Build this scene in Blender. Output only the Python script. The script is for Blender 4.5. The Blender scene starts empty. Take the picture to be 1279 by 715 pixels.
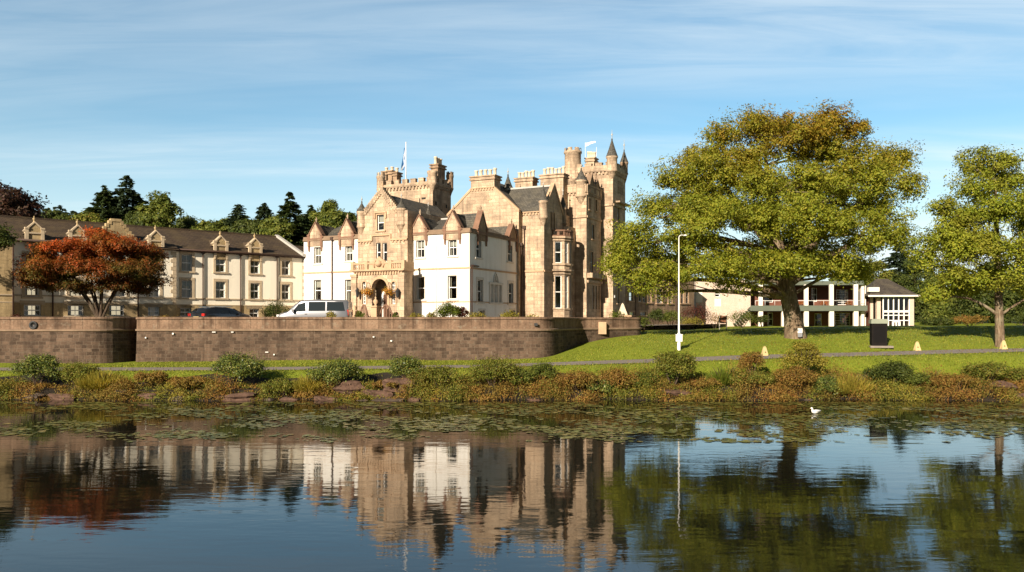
import bpy, math, random
import numpy as np
from mathutils import Vector
from mathutils.geometry import tessellate_polygon
R = math.radians
random.seed(11)
RG = np.random.default_rng(11)
SC = bpy.context.scene
COL = SC.collection

# ------------------------------------------------------------------ camera
FPX, CAMZ, HY, CX = 1000.0, 4.0, 400.0, 639.5      # focal length in photo pixels, eye height, horizon row
cam_d = bpy.data.cameras.new('camera')
cam_d.sensor_width = 36.0
cam_d.lens = 36.0 * FPX / 1279.0
cam_d.shift_y = (HY - 357.5) / 1279.0
cam_d.clip_end = 3000
cam = bpy.data.objects.new('camera', cam_d)
cam.location = (0, 0, CAMZ)
cam.rotation_euler = (R(90), 0, 0)
COL.objects.link(cam)
SC.camera = cam

# ------------------------------------------------------------------ light
SUN_AZ, SUN_EL = 208.5, 24.0                        # clockwise from +Y
SKY_STRENGTH, SUN_STRENGTH, EXPOSURE = 0.072, 5.0, 0.90
sd = bpy.data.lights.new('sun', 'SUN')
sd.energy = SUN_STRENGTH
sd.angle = R(0.5)
sd.color = (1.0, 0.875, 0.72)
sun = bpy.data.objects.new('sun', sd)
dv = Vector((math.sin(R(SUN_AZ)) * math.cos(R(SUN_EL)), math.cos(R(SUN_AZ)) * math.cos(R(SUN_EL)), math.sin(R(SUN_EL))))
sun.rotation_euler = dv.to_track_quat('Z', 'Y').to_euler()
sun.location = dv * 200
COL.objects.link(sun)
SC.view_settings.view_transform = 'Standard'
SC.view_settings.look = 'None'
SC.view_settings.exposure = EXPOSURE
SC.view_settings.gamma = 1.0
SC.view_settings.use_curve_mapping = False
SC.render.engine = 'CYCLES'
SC.cycles.max_bounces = 7
SC.cycles.diffuse_bounces = 3
SC.cycles.glossy_bounces = 3
SC.cycles.transmission_bounces = 4
SC.cycles.transparent_max_bounces = 8
SC.cycles.use_denoising = True
SC.cycles.caustics_reflective = False
SC.cycles.caustics_refractive = False

world = bpy.data.worlds.new('World')
SC.world = world
world.use_nodes = True


def N(nt, typ, **kw):
    n = nt.nodes.new(typ)
    for k, v in kw.items():
        if k.startswith('i_'):
            key = k[2:].replace('_', ' ')
            n.inputs[key].default_value = v
        else:
            setattr(n, k, v)
    return n


def ramp(nt, stops, fac=None, interp='LINEAR'):
    n = nt.nodes.new('ShaderNodeValToRGB')
    n.color_ramp.interpolation = interp
    el = n.color_ramp.elements
    while len(el) < len(stops):
        el.new(0.5)
    for e, (p, c) in zip(el, stops):
        e.position = p
        e.color = (c[0], c[1], c[2], 1) if hasattr(c, '__len__') else (c, c, c, 1)
    if fac is not None:
        nt.links.new(fac, n.inputs[0])
    return n.outputs[0]


def mixc(nt, fac, a, b, mode='MIX'):
    n = nt.nodes.new('ShaderNodeMix')
    n.data_type = 'RGBA'
    n.blend_type = mode
    for sock, v in ((n.inputs[0], fac), (n.inputs[6], a), (n.inputs[7], b)):
        if isinstance(v, bpy.types.NodeSocket):
            nt.links.new(v, sock)
        elif hasattr(v, '__len__'):
            sock.default_value = (v[0], v[1], v[2], 1)
        else:
            sock.default_value = v
    return n.outputs[2]


def math_n(nt, op, a, b=None, clamp=False):
    n = nt.nodes.new('ShaderNodeMath')
    n.operation = op
    n.use_clamp = clamp
    for sock, v in ((n.inputs[0], a), (n.inputs[1], b)):
        if v is None:
            continue
        if isinstance(v, bpy.types.NodeSocket):
            nt.links.new(v, sock)
        else:
            sock.default_value = v
    return n.outputs[0]


def mapping(nt, vec, scale=(1, 1, 1), rot=(0, 0, 0), loc=(0, 0, 0)):
    n = nt.nodes.new('ShaderNodeMapping')
    n.inputs['Scale'].default_value = scale
    n.inputs['Rotation'].default_value = rot
    n.inputs['Location'].default_value = loc
    nt.links.new(vec, n.inputs[0])
    return n.outputs[0]


def noise(nt, vec, scale, detail=4, rough=0.55, dist=0.0):
    n = nt.nodes.new('ShaderNodeTexNoise')
    n.inputs['Scale'].default_value = scale
    n.inputs['Detail'].default_value = detail
    n.inputs['Roughness'].default_value = rough
    n.inputs['Distortion'].default_value = dist
    if vec is not None:
        nt.links.new(vec, n.inputs['Vector'])
    return n.outputs[0]


def build_world():
    nt = world.node_tree
    nt.nodes.clear()
    out = N(nt, 'ShaderNodeOutputWorld')
    bg = N(nt, 'ShaderNodeBackground')
    bg.inputs[1].default_value = SKY_STRENGTH
    nt.links.new(bg.outputs[0], out.inputs[0])
    sky = N(nt, 'ShaderNodeTexSky', sky_type='NISHITA')
    sky.sun_disc = False
    sky.sun_elevation = R(SUN_EL)
    sky.sun_rotation = R(SUN_AZ)
    sky.air_density = 1.0
    sky.dust_density = 0.6
    sky.ozone_density = 1.0
    tc = N(nt, 'ShaderNodeTexCoord')
    sep = N(nt, 'ShaderNodeSeparateXYZ')
    nt.links.new(tc.outputs['Generated'], sep.inputs[0])
    zz = math_n(nt, 'ADD', math_n(nt, 'MAXIMUM', sep.outputs[2], 0.0), 0.10)
    px = math_n(nt, 'DIVIDE', sep.outputs[0], zz)
    py = math_n(nt, 'DIVIDE', sep.outputs[1], zz)
    cmb = N(nt, 'ShaderNodeCombineXYZ')
    nt.links.new(px, cmb.inputs[0])
    nt.links.new(py, cmb.inputs[1])
    p = cmb.outputs[0]
    # thin high cloud: long streaks with finer fibres inside them
    n1 = noise(nt, mapping(nt, p, (0.16, 0.62, 1), (0, 0, R(7)), (3.4, 1.3, 0)), 1.0, 6, 0.55, 0.6)
    n2 = noise(nt, mapping(nt, p, (0.80, 4.2, 1), (0, 0, R(-14)), (8.1, 4.2, 0)), 1.0, 7, 0.62, 1.0)
    n3 = noise(nt, mapping(nt, p, (0.10, 0.25, 1), (0, 0, R(4)), (1.7, 6.0, 0)), 1.0, 3, 0.5, 0.2)
    base = ramp(nt, [(0.40, 0.0), (0.60, 1.0)], n1)
    fib = ramp(nt, [(0.34, 0.30), (0.64, 1.0)], n2)
    big = ramp(nt, [(0.36, 0.35), (0.58, 1.0)], n3)
    cl = math_n(nt, 'MULTIPLY', math_n(nt, 'MULTIPLY', base, fib), big)
    veil = ramp(nt, [(0.0, 0.78), (0.08, 0.52), (0.22, 0.10), (0.5, 0.02)], sep.outputs[2])
    cl = math_n(nt, 'ADD', math_n(nt, 'MULTIPLY', cl, 0.80), veil, True)
    skyc = mixc(nt, 1.0, sky.outputs[0], (0.66, 1.02, 1.09), 'MULTIPLY')
    col = mixc(nt, cl, skyc, (7.4, 8.0, 8.1))
    # sky dimmed overhead and behind the camera to cut the fill light
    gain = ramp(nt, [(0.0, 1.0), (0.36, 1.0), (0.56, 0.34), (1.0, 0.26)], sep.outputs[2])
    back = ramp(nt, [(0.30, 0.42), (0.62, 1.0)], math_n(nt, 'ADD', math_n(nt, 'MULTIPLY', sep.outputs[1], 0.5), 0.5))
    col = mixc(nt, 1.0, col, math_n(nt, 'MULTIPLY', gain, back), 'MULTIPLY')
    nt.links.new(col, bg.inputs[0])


build_world()


# ------------------------------------------------------------------ pixel <-> place
def at(px, py, Y):
    return Vector(((px - CX) / FPX * Y, Y, CAMZ - (py - HY) / FPX * Y))


# ------------------------------------------------------------------ materials
def new_mat(name):
    m = bpy.data.materials.new(name)
    m.use_nodes = True
    nt = m.node_tree
    nt.nodes.clear()
    out = N(nt, 'ShaderNodeOutputMaterial')
    b = N(nt, 'ShaderNodeBsdfPrincipled')
    nt.links.new(b.outputs[0], out.inputs[0])
    return m, nt, b, out


def bump(nt, b, height, strength=0.5, dist=0.02):
    n = N(nt, 'ShaderNodeBump')
    n.inputs['Strength'].default_value = strength
    n.inputs['Distance'].default_value = dist
    nt.links.new(height, n.inputs['Height'])
    nt.links.new(n.outputs[0], b.inputs['Normal'])


def mat_plain(name, col, rough=0.8, var=0.18, scale=2.0, bmp=0.0, metal=0.0, spec=0.3, fine=14.0):
    m, nt, b, out = new_mat(name)
    tc = N(nt, 'ShaderNodeTexCoord')
    n1 = noise(nt, tc.outputs['Object'], scale, 5)
    n2 = noise(nt, tc.outputs['Object'], fine, 4)
    c = Vector(col)
    k = ramp(nt, [(0.3, c * (1 - var)), (0.7, c * (1 + var))], n1)
    k = mixc(nt, 0.35, k, ramp(nt, [(0.3, c * (1 - var)), (0.7, c * (1 + var * 0.8))], n2))
    nt.links.new(k, b.inputs['Base Color'])
    b.inputs['Roughness'].default_value = rough
    b.inputs['Metallic'].default_value = metal
    b.inputs['Specular IOR Level'].default_value = spec
    if bmp:
        bump(nt, b, n2, bmp, 0.02)
    return m


def mat_stone(name, c1, c2, mortar, bw=0.62, bh=0.31, msize=0.012, stain=(0.10, 0.075, 0.055), amt=0.55, bstr=0.5, rough_b=0.0, moss=0.0, fmix=0.5):
    m, nt, b, out = new_mat(name)
    tc = N(nt, 'ShaderNodeTexCoord')
    uv = tc.outputs['UV']
    # slightly wavy courses
    wob = N(nt, 'ShaderNodeVectorMath', operation='MULTIPLY_ADD')
    nz = N(nt, 'ShaderNodeTexNoise')
    nz.inputs['Scale'].default_value = 0.9
    nt.links.new(uv, nz.inputs['Vector'])
    nt.links.new(nz.outputs[1], wob.inputs[0])
    wob.inputs[1].default_value = (0.10, 0.05 + rough_b, 0)
    nt.links.new(uv, wob.inputs[2])
    br = N(nt, 'ShaderNodeTexBrick')
    br.offset = 0.43
    br.squash = 0.72
    br.squash_frequency = 3
    br.inputs['Color1'].default_value = (*c1, 1)
    br.inputs['Color2'].default_value = (*c2, 1)
    br.inputs['Mortar'].default_value = (*mortar, 1)
    br.inputs['Scale'].default_value = 1.0
    br.inputs['Mortar Size'].default_value = msize
    br.inputs['Mortar Smooth'].default_value = 0.4
    br.inputs['Brick Width'].default_value = bw
    br.inputs['Row Height'].default_value = bh
    nt.links.new(wob.outputs[0], br.inputs['Vector'])
    big = noise(nt, uv, 0.55, 6, 0.6)
    streak = noise(nt, mapping(nt, uv, (2.4, 0.22, 1)), 1.0, 5, 0.6)
    fine = noise(nt, uv, 9.0, 5, 0.65)
    col = mixc(nt, fmix, br.outputs[0], ramp(nt, [(0.3, Vector(c1) * 0.62), (0.7, Vector(c2) * 1.25)], fine))
    col = mixc(nt, math_n(nt, 'MULTIPLY', ramp(nt, [(0.46, 0.0), (0.66, 1.0)], big), amt), col, stain)
    col = mixc(nt, math_n(nt, 'MULTIPLY', ramp(nt, [(0.48, 0.0), (0.68, 1.0)], streak), amt), col, stain)
    if moss:
        mz = noise(nt, uv, 2.1, 6, 0.7)
        col = mixc(nt, math_n(nt, 'MULTIPLY', ramp(nt, [(0.55, 0.0), (0.68, 1.0)], mz), moss), col, (0.30, 0.27, 0.20))
    nt.links.new(col, b.inputs['Base Color'])
    b.inputs['Roughness'].default_value = 0.9
    b.inputs['Specular IOR Level'].default_value = 0.15
    h = math_n(nt, 'SUBTRACT', math_n(nt, 'MULTIPLY', fine, 0.5), math_n(nt, 'MULTIPLY', br.outputs[1], 0.8))
    bump(nt, b, h, bstr, 0.03)
    return m


def mat_harl(name, col, dirt=(0.42, 0.36, 0.28), amt=0.30):
    m, nt, b, out = new_mat(name)
    tc = N(nt, 'ShaderNodeTexCoord')
    uv = tc.outputs['UV']
    streak = noise(nt, mapping(nt, uv, (1.8, 0.16, 1)), 1.0, 5, 0.6)
    big = noise(nt, uv, 0.4, 5, 0.6)
    fine = noise(nt, uv, 26.0, 3, 0.6)
    c = mixc(nt, math_n(nt, 'MULTIPLY', ramp(nt, [(0.5, 0.0), (0.8, 1.0)], streak), amt), col, dirt)
    c = mixc(nt, math_n(nt, 'MULTIPLY', ramp(nt, [(0.5, 0.0), (0.8, 1.0)], big), amt * 0.6), c, dirt)
    nt.links.new(c, b.inputs['Base Color'])
    b.inputs['Roughness'].default_value = 0.92
    b.inputs['Specular IOR Level'].default_value = 0.1
    bump(nt, b, fine, 0.35, 0.01)
    return m


def mat_slate(name, c1, c2, bw=0.30, bh=0.20, lichen=0.25, lcol=(0.24, 0.20, 0.12)):
    m, nt, b, out = new_mat(name)
    tc = N(nt, 'ShaderNodeTexCoord')
    uv = tc.outputs['UV']
    br = N(nt, 'ShaderNodeTexBrick')
    br.inputs['Color1'].default_value = (*c1, 1)
    br.inputs['Color2'].default_value = (*c2, 1)
    br.inputs['Mortar'].default_value = (c1[0] * .35, c1[1] * .35, c1[2] * .35, 1)
    br.inputs['Scale'].default_value = 1.0
    br.inputs['Mortar Size'].default_value = 0.012
    br.inputs['Brick Width'].default_value = bw
    br.inputs['Row Height'].default_value = bh
    nt.links.new(uv, br.inputs['Vector'])
    n1 = noise(nt, uv, 0.8, 6, 0.65)
    n2 = noise(nt, uv, 7.0, 5, 0.7)
    col = mixc(nt, math_n(nt, 'MULTIPLY', ramp(nt, [(0.45, 0.0), (0.7, 1.0)], n1), lichen), br.outputs[0], lcol)
    col = mixc(nt, math_n(nt, 'MULTIPLY', ramp(nt, [(0.58, 0.0), (0.72, 1.0)], n2), lichen), col, Vector(lcol) * 1.3)
    nt.links.new(col, b.inputs['Base Color'])
    b.inputs['Roughness'].default_value = 0.75
    b.inputs['Specular IOR Level'].default_value = 0.25
    bump(nt, b, math_n(nt, 'SUBTRACT', n2, br.outputs[1]), 0.6, 0.02)
    return m


def mat_leaf(name, stops, transl=0.35, top=None, rough=0.6, patch=None):
    """stops: colours picked at random per leaf; top=(z0, z1, colour): leaves turned colour high in the crown; patch=(scale, colour, amount)"""
    m, nt, b, out = new_mat(name)
    g = N(nt, 'ShaderNodeNewGeometry')
    k = ramp(nt, [(i / max(1, len(stops) - 1), c) for i, c in enumerate(stops)], g.outputs['Random Per Island'])
    tc = N(nt, 'ShaderNodeTexCoord')
    vn = noise(nt, tc.outputs['Object'], 0.8, 3, 0.6)
    k = mixc(nt, 1.0, k, ramp(nt, [(0.30, (0.70, 0.74, 0.70)), (0.70, (1.28, 1.22, 1.25))], vn), 'MULTIPLY')
    if patch:
        pn = noise(nt, tc.outputs['Object'], patch[0], 3, 0.5)
        k = mixc(nt, math_n(nt, 'MULTIPLY', ramp(nt, [(0.45, 0.0), (0.62, 1.0)], pn), patch[2]), k, patch[1])
    if top:
        sp = N(nt, 'ShaderNodeSeparateXYZ')
        nt.links.new(tc.outputs['Object'], sp.inputs[0])
        nn = noise(nt, tc.outputs['Object'], 0.35, 3, 0.5)
        f = N(nt, 'ShaderNodeMapRange', i_From_Min=top[0], i_From_Max=top[1])
        nt.links.new(sp.outputs[2], f.inputs[0])
        fac = math_n(nt, 'MULTIPLY', f.outputs[0], ramp(nt, [(0.35, 0.15), (0.6, 1.0)], nn), True)
        fac = math_n(nt, 'MULTIPLY', fac, ramp(nt, [(0.1, 0.35), (0.9, 1.0)], g.outputs['Random Per Island']))
        k = mixc(nt, fac, k, top[2])
    nt.links.new(k, b.inputs['Base Color'])
    b.inputs['Roughness'].default_value = rough
    b.inputs['Specular IOR Level'].default_value = 0.25
    t = N(nt, 'ShaderNodeBsdfTranslucent')
    nt.links.new(mixc(nt, 1.0, k, (1.25, 1.15, 0.55), 'MULTIPLY'), t.inputs[0])
    mx = N(nt, 'ShaderNodeMixShader')
    mx.inputs[0].default_value = transl
    nt.links.new(b.outputs[0], mx.inputs[1])
    nt.links.new(t.outputs[0], mx.inputs[2])
    nt.links.new(mx.outputs[0], out.inputs[0])
    return m


def mat_glass(name, tint=(0.75, 0.8, 0.8)):
    m, nt, b, out = new_mat(name)
    nt.nodes.remove(b)
    tr = N(nt, 'ShaderNodeBsdfTransparent')
    tr.inputs[0].default_value = (*tint, 1)
    gl = N(nt, 'ShaderNodeBsdfGlossy')
    gl.inputs['Roughness'].default_value = 0.03
    tc = N(nt, 'ShaderNodeTexCoord')
    bn = N(nt, 'ShaderNodeBump')
    bn.inputs['Strength'].default_value = 0.12
    bn.inputs['Distance'].default_value = 0.02
    nt.links.new(noise(nt, tc.outputs['Object'], 2.5, 2), bn.inputs['Height'])
    nt.links.new(bn.outputs[0], gl.inputs['Normal'])
    fr = N(nt, 'ShaderNodeFresnel')
    fr.inputs[0].default_value = 1.6
    mx = N(nt, 'ShaderNodeMixShader')
    nt.links.new(math_n(nt, 'ADD', math_n(nt, 'MULTIPLY', fr.outputs[0], 1.3), 0.02, True), mx.inputs[0])
    nt.links.new(tr.outputs[0], mx.inputs[1])
    nt.links.new(gl.outputs[0], mx.inputs[2])
    nt.links.new(mx.outputs[0], out.inputs[0])
    return m


def mat_grass(name):
    m, nt, b, out = new_mat(name)
    tc = N(nt, 'ShaderNodeTexCoord')
    o = tc.outputs['Object']
    n1 = noise(nt, o, 0.22, 5, 0.6)
    n2 = noise(nt, o, 2.2, 5, 0.65)
    n3 = noise(nt, mapping(nt, o, (1, 0.6, 1)), 16.0, 4, 0.7)
    c = ramp(nt, [(0.30, (0.130, 0.172, 0.016)), (0.52, (0.190, 0.235, 0.022)), (0.72, (0.265, 0.275, 0.036))], n1)
    c = mixc(nt, 0.45, c, ramp(nt, [(0.32, (0.092, 0.125, 0.012)), (0.5, (0.20, 0.235, 0.022)), (0.72, (0.31, 0.29, 0.045))], n2))
    c = mixc(nt, 0.40, c, ramp(nt, [(0.32, (0.070, 0.105, 0.008)), (0.66, (0.27, 0.31, 0.03))], n3))
    nt.links.new(c, b.inputs['Base Color'])
    b.inputs['Roughness'].default_value = 0.85
    b.inputs['Specular IOR Level'].default_value = 0.12
    bump(nt, b, n3, 0.9, 0.06)
    return m


def mat_water(name):
    m, nt, b, out = new_mat(name)
    b.inputs['Base Color'].default_value = (0.006, 0.007, 0.005, 1)
    b.inputs['Roughness'].default_value = 0.03
    b.inputs['IOR'].default_value = 1.38
    b.inputs['Specular IOR Level'].default_value = 0.65
    tc = N(nt, 'ShaderNodeTexCoord')
    o = tc.outputs['Object']
    a = noise(nt, mapping(nt, o, (0.55, 1.7, 1), (0, 0, R(6))), 1.0, 3, 0.5, 0.3)
    f = noise(nt, mapping(nt, o, (2.2, 5.5, 1), (0, 0, R(-8))), 1.0, 3, 0.5, 0.4)
    calm = ramp(nt, [(0.35, 0.25), (0.7, 1.0)], noise(nt, mapping(nt, o, (0.05, 0.12, 1)), 1.0, 3))
    h = math_n(nt, 'ADD', math_n(nt, 'MULTIPLY', a, 0.0050), math_n(nt, 'MULTIPLY', math_n(nt, 'MULTIPLY', f, calm), 0.0024))
    n = N(nt, 'ShaderNodeBump')
    n.inputs['Strength'].default_value = 1.0
    n.inputs['Distance'].default_value = 1.0
    nt.links.new(h, n.inputs['Height'])
    nt.links.new(n.outputs[0], b.inputs['Normal'])
    return m


SAND = mat_stone('warm_sandstone', (0.34, 0.240, 0.155), (0.63, 0.470, 0.320), (0.28, 0.205, 0.142), 0.72, 0.33, 0.014, (0.15, 0.112, 0.082), 0.62, 0.6, fmix=0.38)
SANDDRK = mat_stone('darker_sandstone', (0.26, 0.175, 0.11), (0.40, 0.275, 0.175), (0.26, 0.18, 0.115), 0.72, 0.33, 0.010, (0.11, 0.08, 0.055), 0.65, 0.4)  # darker copy of the sandstone for flank dormers, rear turrets, chimneys and service wing
TRIM = mat_plain('dressed_sandstone', (0.46, 0.31, 0.19), 0.88, 0.24, 1.6, 0.3)
REDSTONE = mat_plain('red_sandstone_trim', (0.20, 0.112, 0.072), 0.88, 0.26, 1.8, 0.3)
BROWNTRIM = mat_plain('brown_eaves_stone', (0.22, 0.150, 0.098), 0.9, 0.3, 2.0, 0.3)
HARL = mat_harl('white_harling', (0.80, 0.77, 0.71), (0.40, 0.34, 0.26), 0.42)
HARLTRIM = mat_plain('painted_margin', (0.62, 0.57, 0.49), 0.85, 0.08, 2.0)
IVORY = mat_harl('ivory_render', (0.88, 0.81, 0.66), (0.46, 0.38, 0.26), 0.25)
BUFF = mat_stone('buff_stone', (0.42, 0.31, 0.16), (0.50, 0.37, 0.20), (0.33, 0.25, 0.14), 0.5, 0.25, 0.012, (0.18, 0.13, 0.07), 0.5, 0.4)
BUFFTRIM = mat_plain('buff_dressings', (0.48, 0.38, 0.255), 0.88, 0.2, 2.0, 0.2)
SLATE = mat_slate('grey_slate', (0.060, 0.056, 0.048), (0.105, 0.095, 0.078), 0.28, 0.2, 0.35, (0.15, 0.13, 0.085))
TILE = mat_slate('brown_roof_tiles', (0.050, 0.034, 0.022), (0.085, 0.058, 0.036), 0.3, 0.26, 0.55, (0.12, 0.085, 0.04))
LEAD = mat_plain('lead_flashing', (0.42, 0.40, 0.36), 0.6, 0.15)
PAINT = mat_plain('white_window_paint', (0.78, 0.76, 0.71), 0.45, 0.05)
GLASS = mat_glass('window_glass')
CURT = mat_plain('pale_curtain', (0.50, 0.44, 0.35), 0.9, 0.12, 4.0)
DARKIN = mat_plain('dark_interior', (0.03, 0.026, 0.022), 0.9, 0.2)
DOORW = mat_plain('dark_oak', (0.09, 0.04, 0.02), 0.6, 0.25, 3.0)
PIPE = mat_plain('brown_downpipe', (0.055, 0.030, 0.02), 0.6, 0.15)
POT = mat_plain('buff_chimney_pot', (0.62, 0.50, 0.36), 0.85, 0.15)
IRON = mat_plain('dark_iron', (0.03, 0.03, 0.03), 0.55, 0.2)
def mat_bark(name, c1, c2, lich):
    m, nt, b, out = new_mat(name)
    tc = N(nt, 'ShaderNodeTexCoord')
    o = tc.outputs['Object']
    rid = noise(nt, mapping(nt, o, (9, 9, 1.3)), 1.0, 6, 0.7, 0.6)
    big = noise(nt, o, 1.3, 5, 0.65)
    c = ramp(nt, [(0.36, Vector(c1) * 0.45), (0.5, c1), (0.66, c2)], rid)
    c = mixc(nt, math_n(nt, 'MULTIPLY', ramp(nt, [(0.48, 0.0), (0.62, 1.0)], big), 0.6), c, lich)
    nt.links.new(c, b.inputs['Base Color'])
    b.inputs['Roughness'].default_value = 0.95
    b.inputs['Specular IOR Level'].default_value = 0.1
    bump(nt, b, rid, 1.0, 0.08)
    return m


BARK = mat_bark('grey_brown_bark', (0.15, 0.105, 0.065), (0.30, 0.22, 0.15), (0.26, 0.23, 0.15))
BARKDARK = mat_bark('dark_bark', (0.075, 0.052, 0.036), (0.14, 0.10, 0.07), (0.10, 0.085, 0.055))
METALW = mat_plain('white_post_paint', (0.80, 0.78, 0.72), 0.4, 0.05)
GRASS = mat_grass('mown_lawn')
WATER = mat_water('lake_water')
ASPH = mat_plain('grey_path_asphalt', (0.22, 0.185, 0.16), 0.9, 0.2, 1.2, 0.4)
GRAVEL = mat_plain('terrace_gravel', (0.20, 0.165, 0.125), 0.95, 0.2, 3.0, 0.5)
WALLST = mat_stone('dark_rubble_stone', (0.038, 0.025, 0.017), (0.150, 0.098, 0.066), (0.20, 0.15, 0.108), 0.46, 0.22, 0.016, (0.035, 0.023, 0.016), 0.55, 1.0, 0.07, 0.16, fmix=0.32)
WALLTOP = mat_stone('parapet_ashlar', (0.145, 0.090, 0.058), (0.27, 0.175, 0.115), (0.08, 0.055, 0.038), 1.05, 0.75, 0.016, (0.055, 0.034, 0.022), 0.85, 0.7, 0.0, 0.40)


# ------------------------------------------------------------------ mesh building
class MB:
    def __init__(s):
        s.v = []; s.f = []; s.m = []; s.uv = []; s.sm = []

    def add(s, verts, faces, m=0, uvs=None, smooth=False):
        k = len(s.v)
        s.v.extend([tuple(p) for p in verts])
        for i, f in enumerate(faces):
            s.f.append(tuple(k + j for j in f))
            s.m.append(m)
            s.sm.append(smooth)
            s.uv.append(uvs[i] if uvs else None)

    def box(s, x0, y0, z0, x1, y1, z1, m=0):
        s.add([(x0, y0, z0), (x1, y0, z0), (x1, y1, z0), (x0, y1, z0), (x0, y0, z1), (x1, y0, z1), (x1, y1, z1), (x0, y1, z1)],
              [(0, 3, 2, 1), (4, 5, 6, 7), (0, 1, 5, 4), (1, 2, 6, 5), (2, 3, 7, 6), (3, 0, 4, 7)], m)

    def fbox(s, F, u0, u1, v0, v1, d0, d1, m=0):
        """box in a face frame; d grows outwards"""
        P = F.P
        s.add([P(u0, v0, d1), P(u1, v0, d1), P(u1, v0, d0), P(u0, v0, d0), P(u0, v1, d1), P(u1, v1, d1), P(u1, v1, d0), P(u0, v1, d0)],
              [(0, 3, 2, 1), (4, 5, 6, 7), (0, 1, 5, 4), (1, 2, 6, 5), (2, 3, 7, 6), (3, 0, 4, 7)], m)

    def fpoly(s, F, pts, d0, d1, m=0):
        """prism of a polygon (u, v) counter-clockwise seen from outside"""
        n = len(pts)
        vs = [F.P(u, v, d1) for u, v in pts] + [F.P(u, v, d0) for u, v in pts]
        fs = [tuple(t) for t in tri_fill([pts])]
        fs2 = [tuple(reversed([n + i for i in t])) for t in fs]
        side = [(i, n + i, n + (i + 1) % n, (i + 1) % n) for i in range(n)]
        s.add(vs, fs + fs2 + side, m)

    def facade(s, F, outer, holes, depth=0.2, m=0, mrev=None):
        loops = [outer] + holes
        flat = [p for l in loops for p in l]
        vs = [F.P(u, v, 0) for u, v in flat]
        s.add(vs, tri_fill(loops), m)
        for h in holes:
            n = len(h)
            vs = [F.P(u, v, 0) for u, v in h] + [F.P(u, v, -depth) for u, v in h]
            s.add(vs, [(i, (i + 1) % n, n + (i + 1) % n, n + i) for i in range(n)], m if mrev is None else mrev)

    def lathe(s, c, prof, n=14, m=0, a0=0.0, a1=2 * math.pi, smooth=True):
        full = abs(a1 - a0 - 2 * math.pi) < 1e-6
        k = n if full else n + 1
        vs = []
        for r, z in prof:
            for i in range(k):
                a = a0 + (a1 - a0) * i / n
                vs.append((c[0] + r * math.cos(a), c[1] + r * math.sin(a), c[2] + z))
        fs = []
        for j in range(len(prof) - 1):
            for i in range(n):
                i2 = (i + 1) % k
                fs.append((j * k + i, j * k + i2, (j + 1) * k + i2, (j + 1) * k + i))
        s.add(vs, fs, m, None, smooth)

    def tube(s, pts, rad, n=7, m=0, smooth=True, cap=True):
        pts = [Vector(p) for p in pts]
        vs = []
        for i, p in enumerate(pts):
            d = (pts[min(i + 1, len(pts) - 1)] - pts[max(i - 1, 0)]).normalized()
            a = d.orthogonal().normalized() if i == 0 else (pa - d * pa.dot(d)).normalized()
            pa = a
            b = d.cross(a)
            r = rad[i] if hasattr(rad, '__len__') else rad
            for k in range(n):
                t = 2 * math.pi * k / n
                vs.append(p + (a * math.cos(t) + b * math.sin(t)) * r)
        fs = []
        for i in range(len(pts) - 1):
            for k in range(n):
                k2 = (k + 1) % n
                fs.append((i * n + k, i * n + k2, (i + 1) * n + k2, (i + 1) * n + k))
        if cap:
            fs.append(tuple(reversed(range(n))))
            fs.append(tuple((len(pts) - 1) * n + k for k in range(n)))
        s.add(vs, fs, m, None, smooth)

    def build(s, name, mats, parent=None, loc=None):
        if not isinstance(mats, (list, tuple)):
            mats = [mats]
        me = bpy.data.meshes.new(name)
        me.from_pydata(s.v, [], s.f)
        for mt in mats:
            me.materials.append(mt)
        me.polygons.foreach_set('material_index', s.m)
        me.polygons.foreach_set('use_smooth', s.sm)
        lay = me.uv_layers.new(name='UVMap')
        co = np.array(s.v, dtype=float).reshape(-1, 3)
        uvd = np.zeros((len(me.loops), 2), dtype=np.float32)
        for p, u in zip(me.polygons, s.uv):
            ls = p.loop_start
            if u is not None:
                for k in range(p.loop_total):
                    uvd[ls + k] = u[k]
                continue
            n = p.normal
            if abs(n.z) > 0.98:
                for k, vi in enumerate(p.vertices):
                    uvd[ls + k] = co[vi][:2]
            else:
                t = Vector((-n.y, n.x, 0)).normalized()
                b = n.cross(t)
                for k, vi in enumerate(p.vertices):
                    c = co[vi]
                    uvd[ls + k] = (c[0] * t.x + c[1] * t.y, c[0] * b.x + c[1] * b.y + c[2] * b.z)
        lay.data.foreach_set('uv', uvd.ravel())
        me.update()
        o = bpy.data.objects.new(name, me)
        COL.objects.link(o)
        if parent is not None:
            o.parent = parent
        if loc is not None:
            o.location = loc
        return o


def tri_fill(loops):
    flat = [(p[0], p[1]) for l in loops for p in l]
    tris = tessellate_polygon([[Vector((p[0], p[1], 0)) for p in l] for l in loops])
    out = []
    for a, b, c in tris:
        A, B, Cc = flat[a], flat[b], flat[c]
        cr = (B[0] - A[0]) * (Cc[1] - A[1]) - (B[1] - A[1]) * (Cc[0] - A[0])
        if abs(cr) < 1e-9:
            continue
        out.append((a, b, c) if cr > 0 else (a, c, b))
    return out


class Fr:
    """vertical face frame: u along the face (right as seen from outside), v up, d outwards"""
    def __init__(s, o, ux):
        s.o = Vector(o); s.ux = Vector(ux).normalized(); s.n = s.ux.cross(Vector((0, 0, 1)))

    def P(s, u, v, d=0):
        return s.o + s.ux * u + s.n * d + Vector((0, 0, v))


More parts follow.
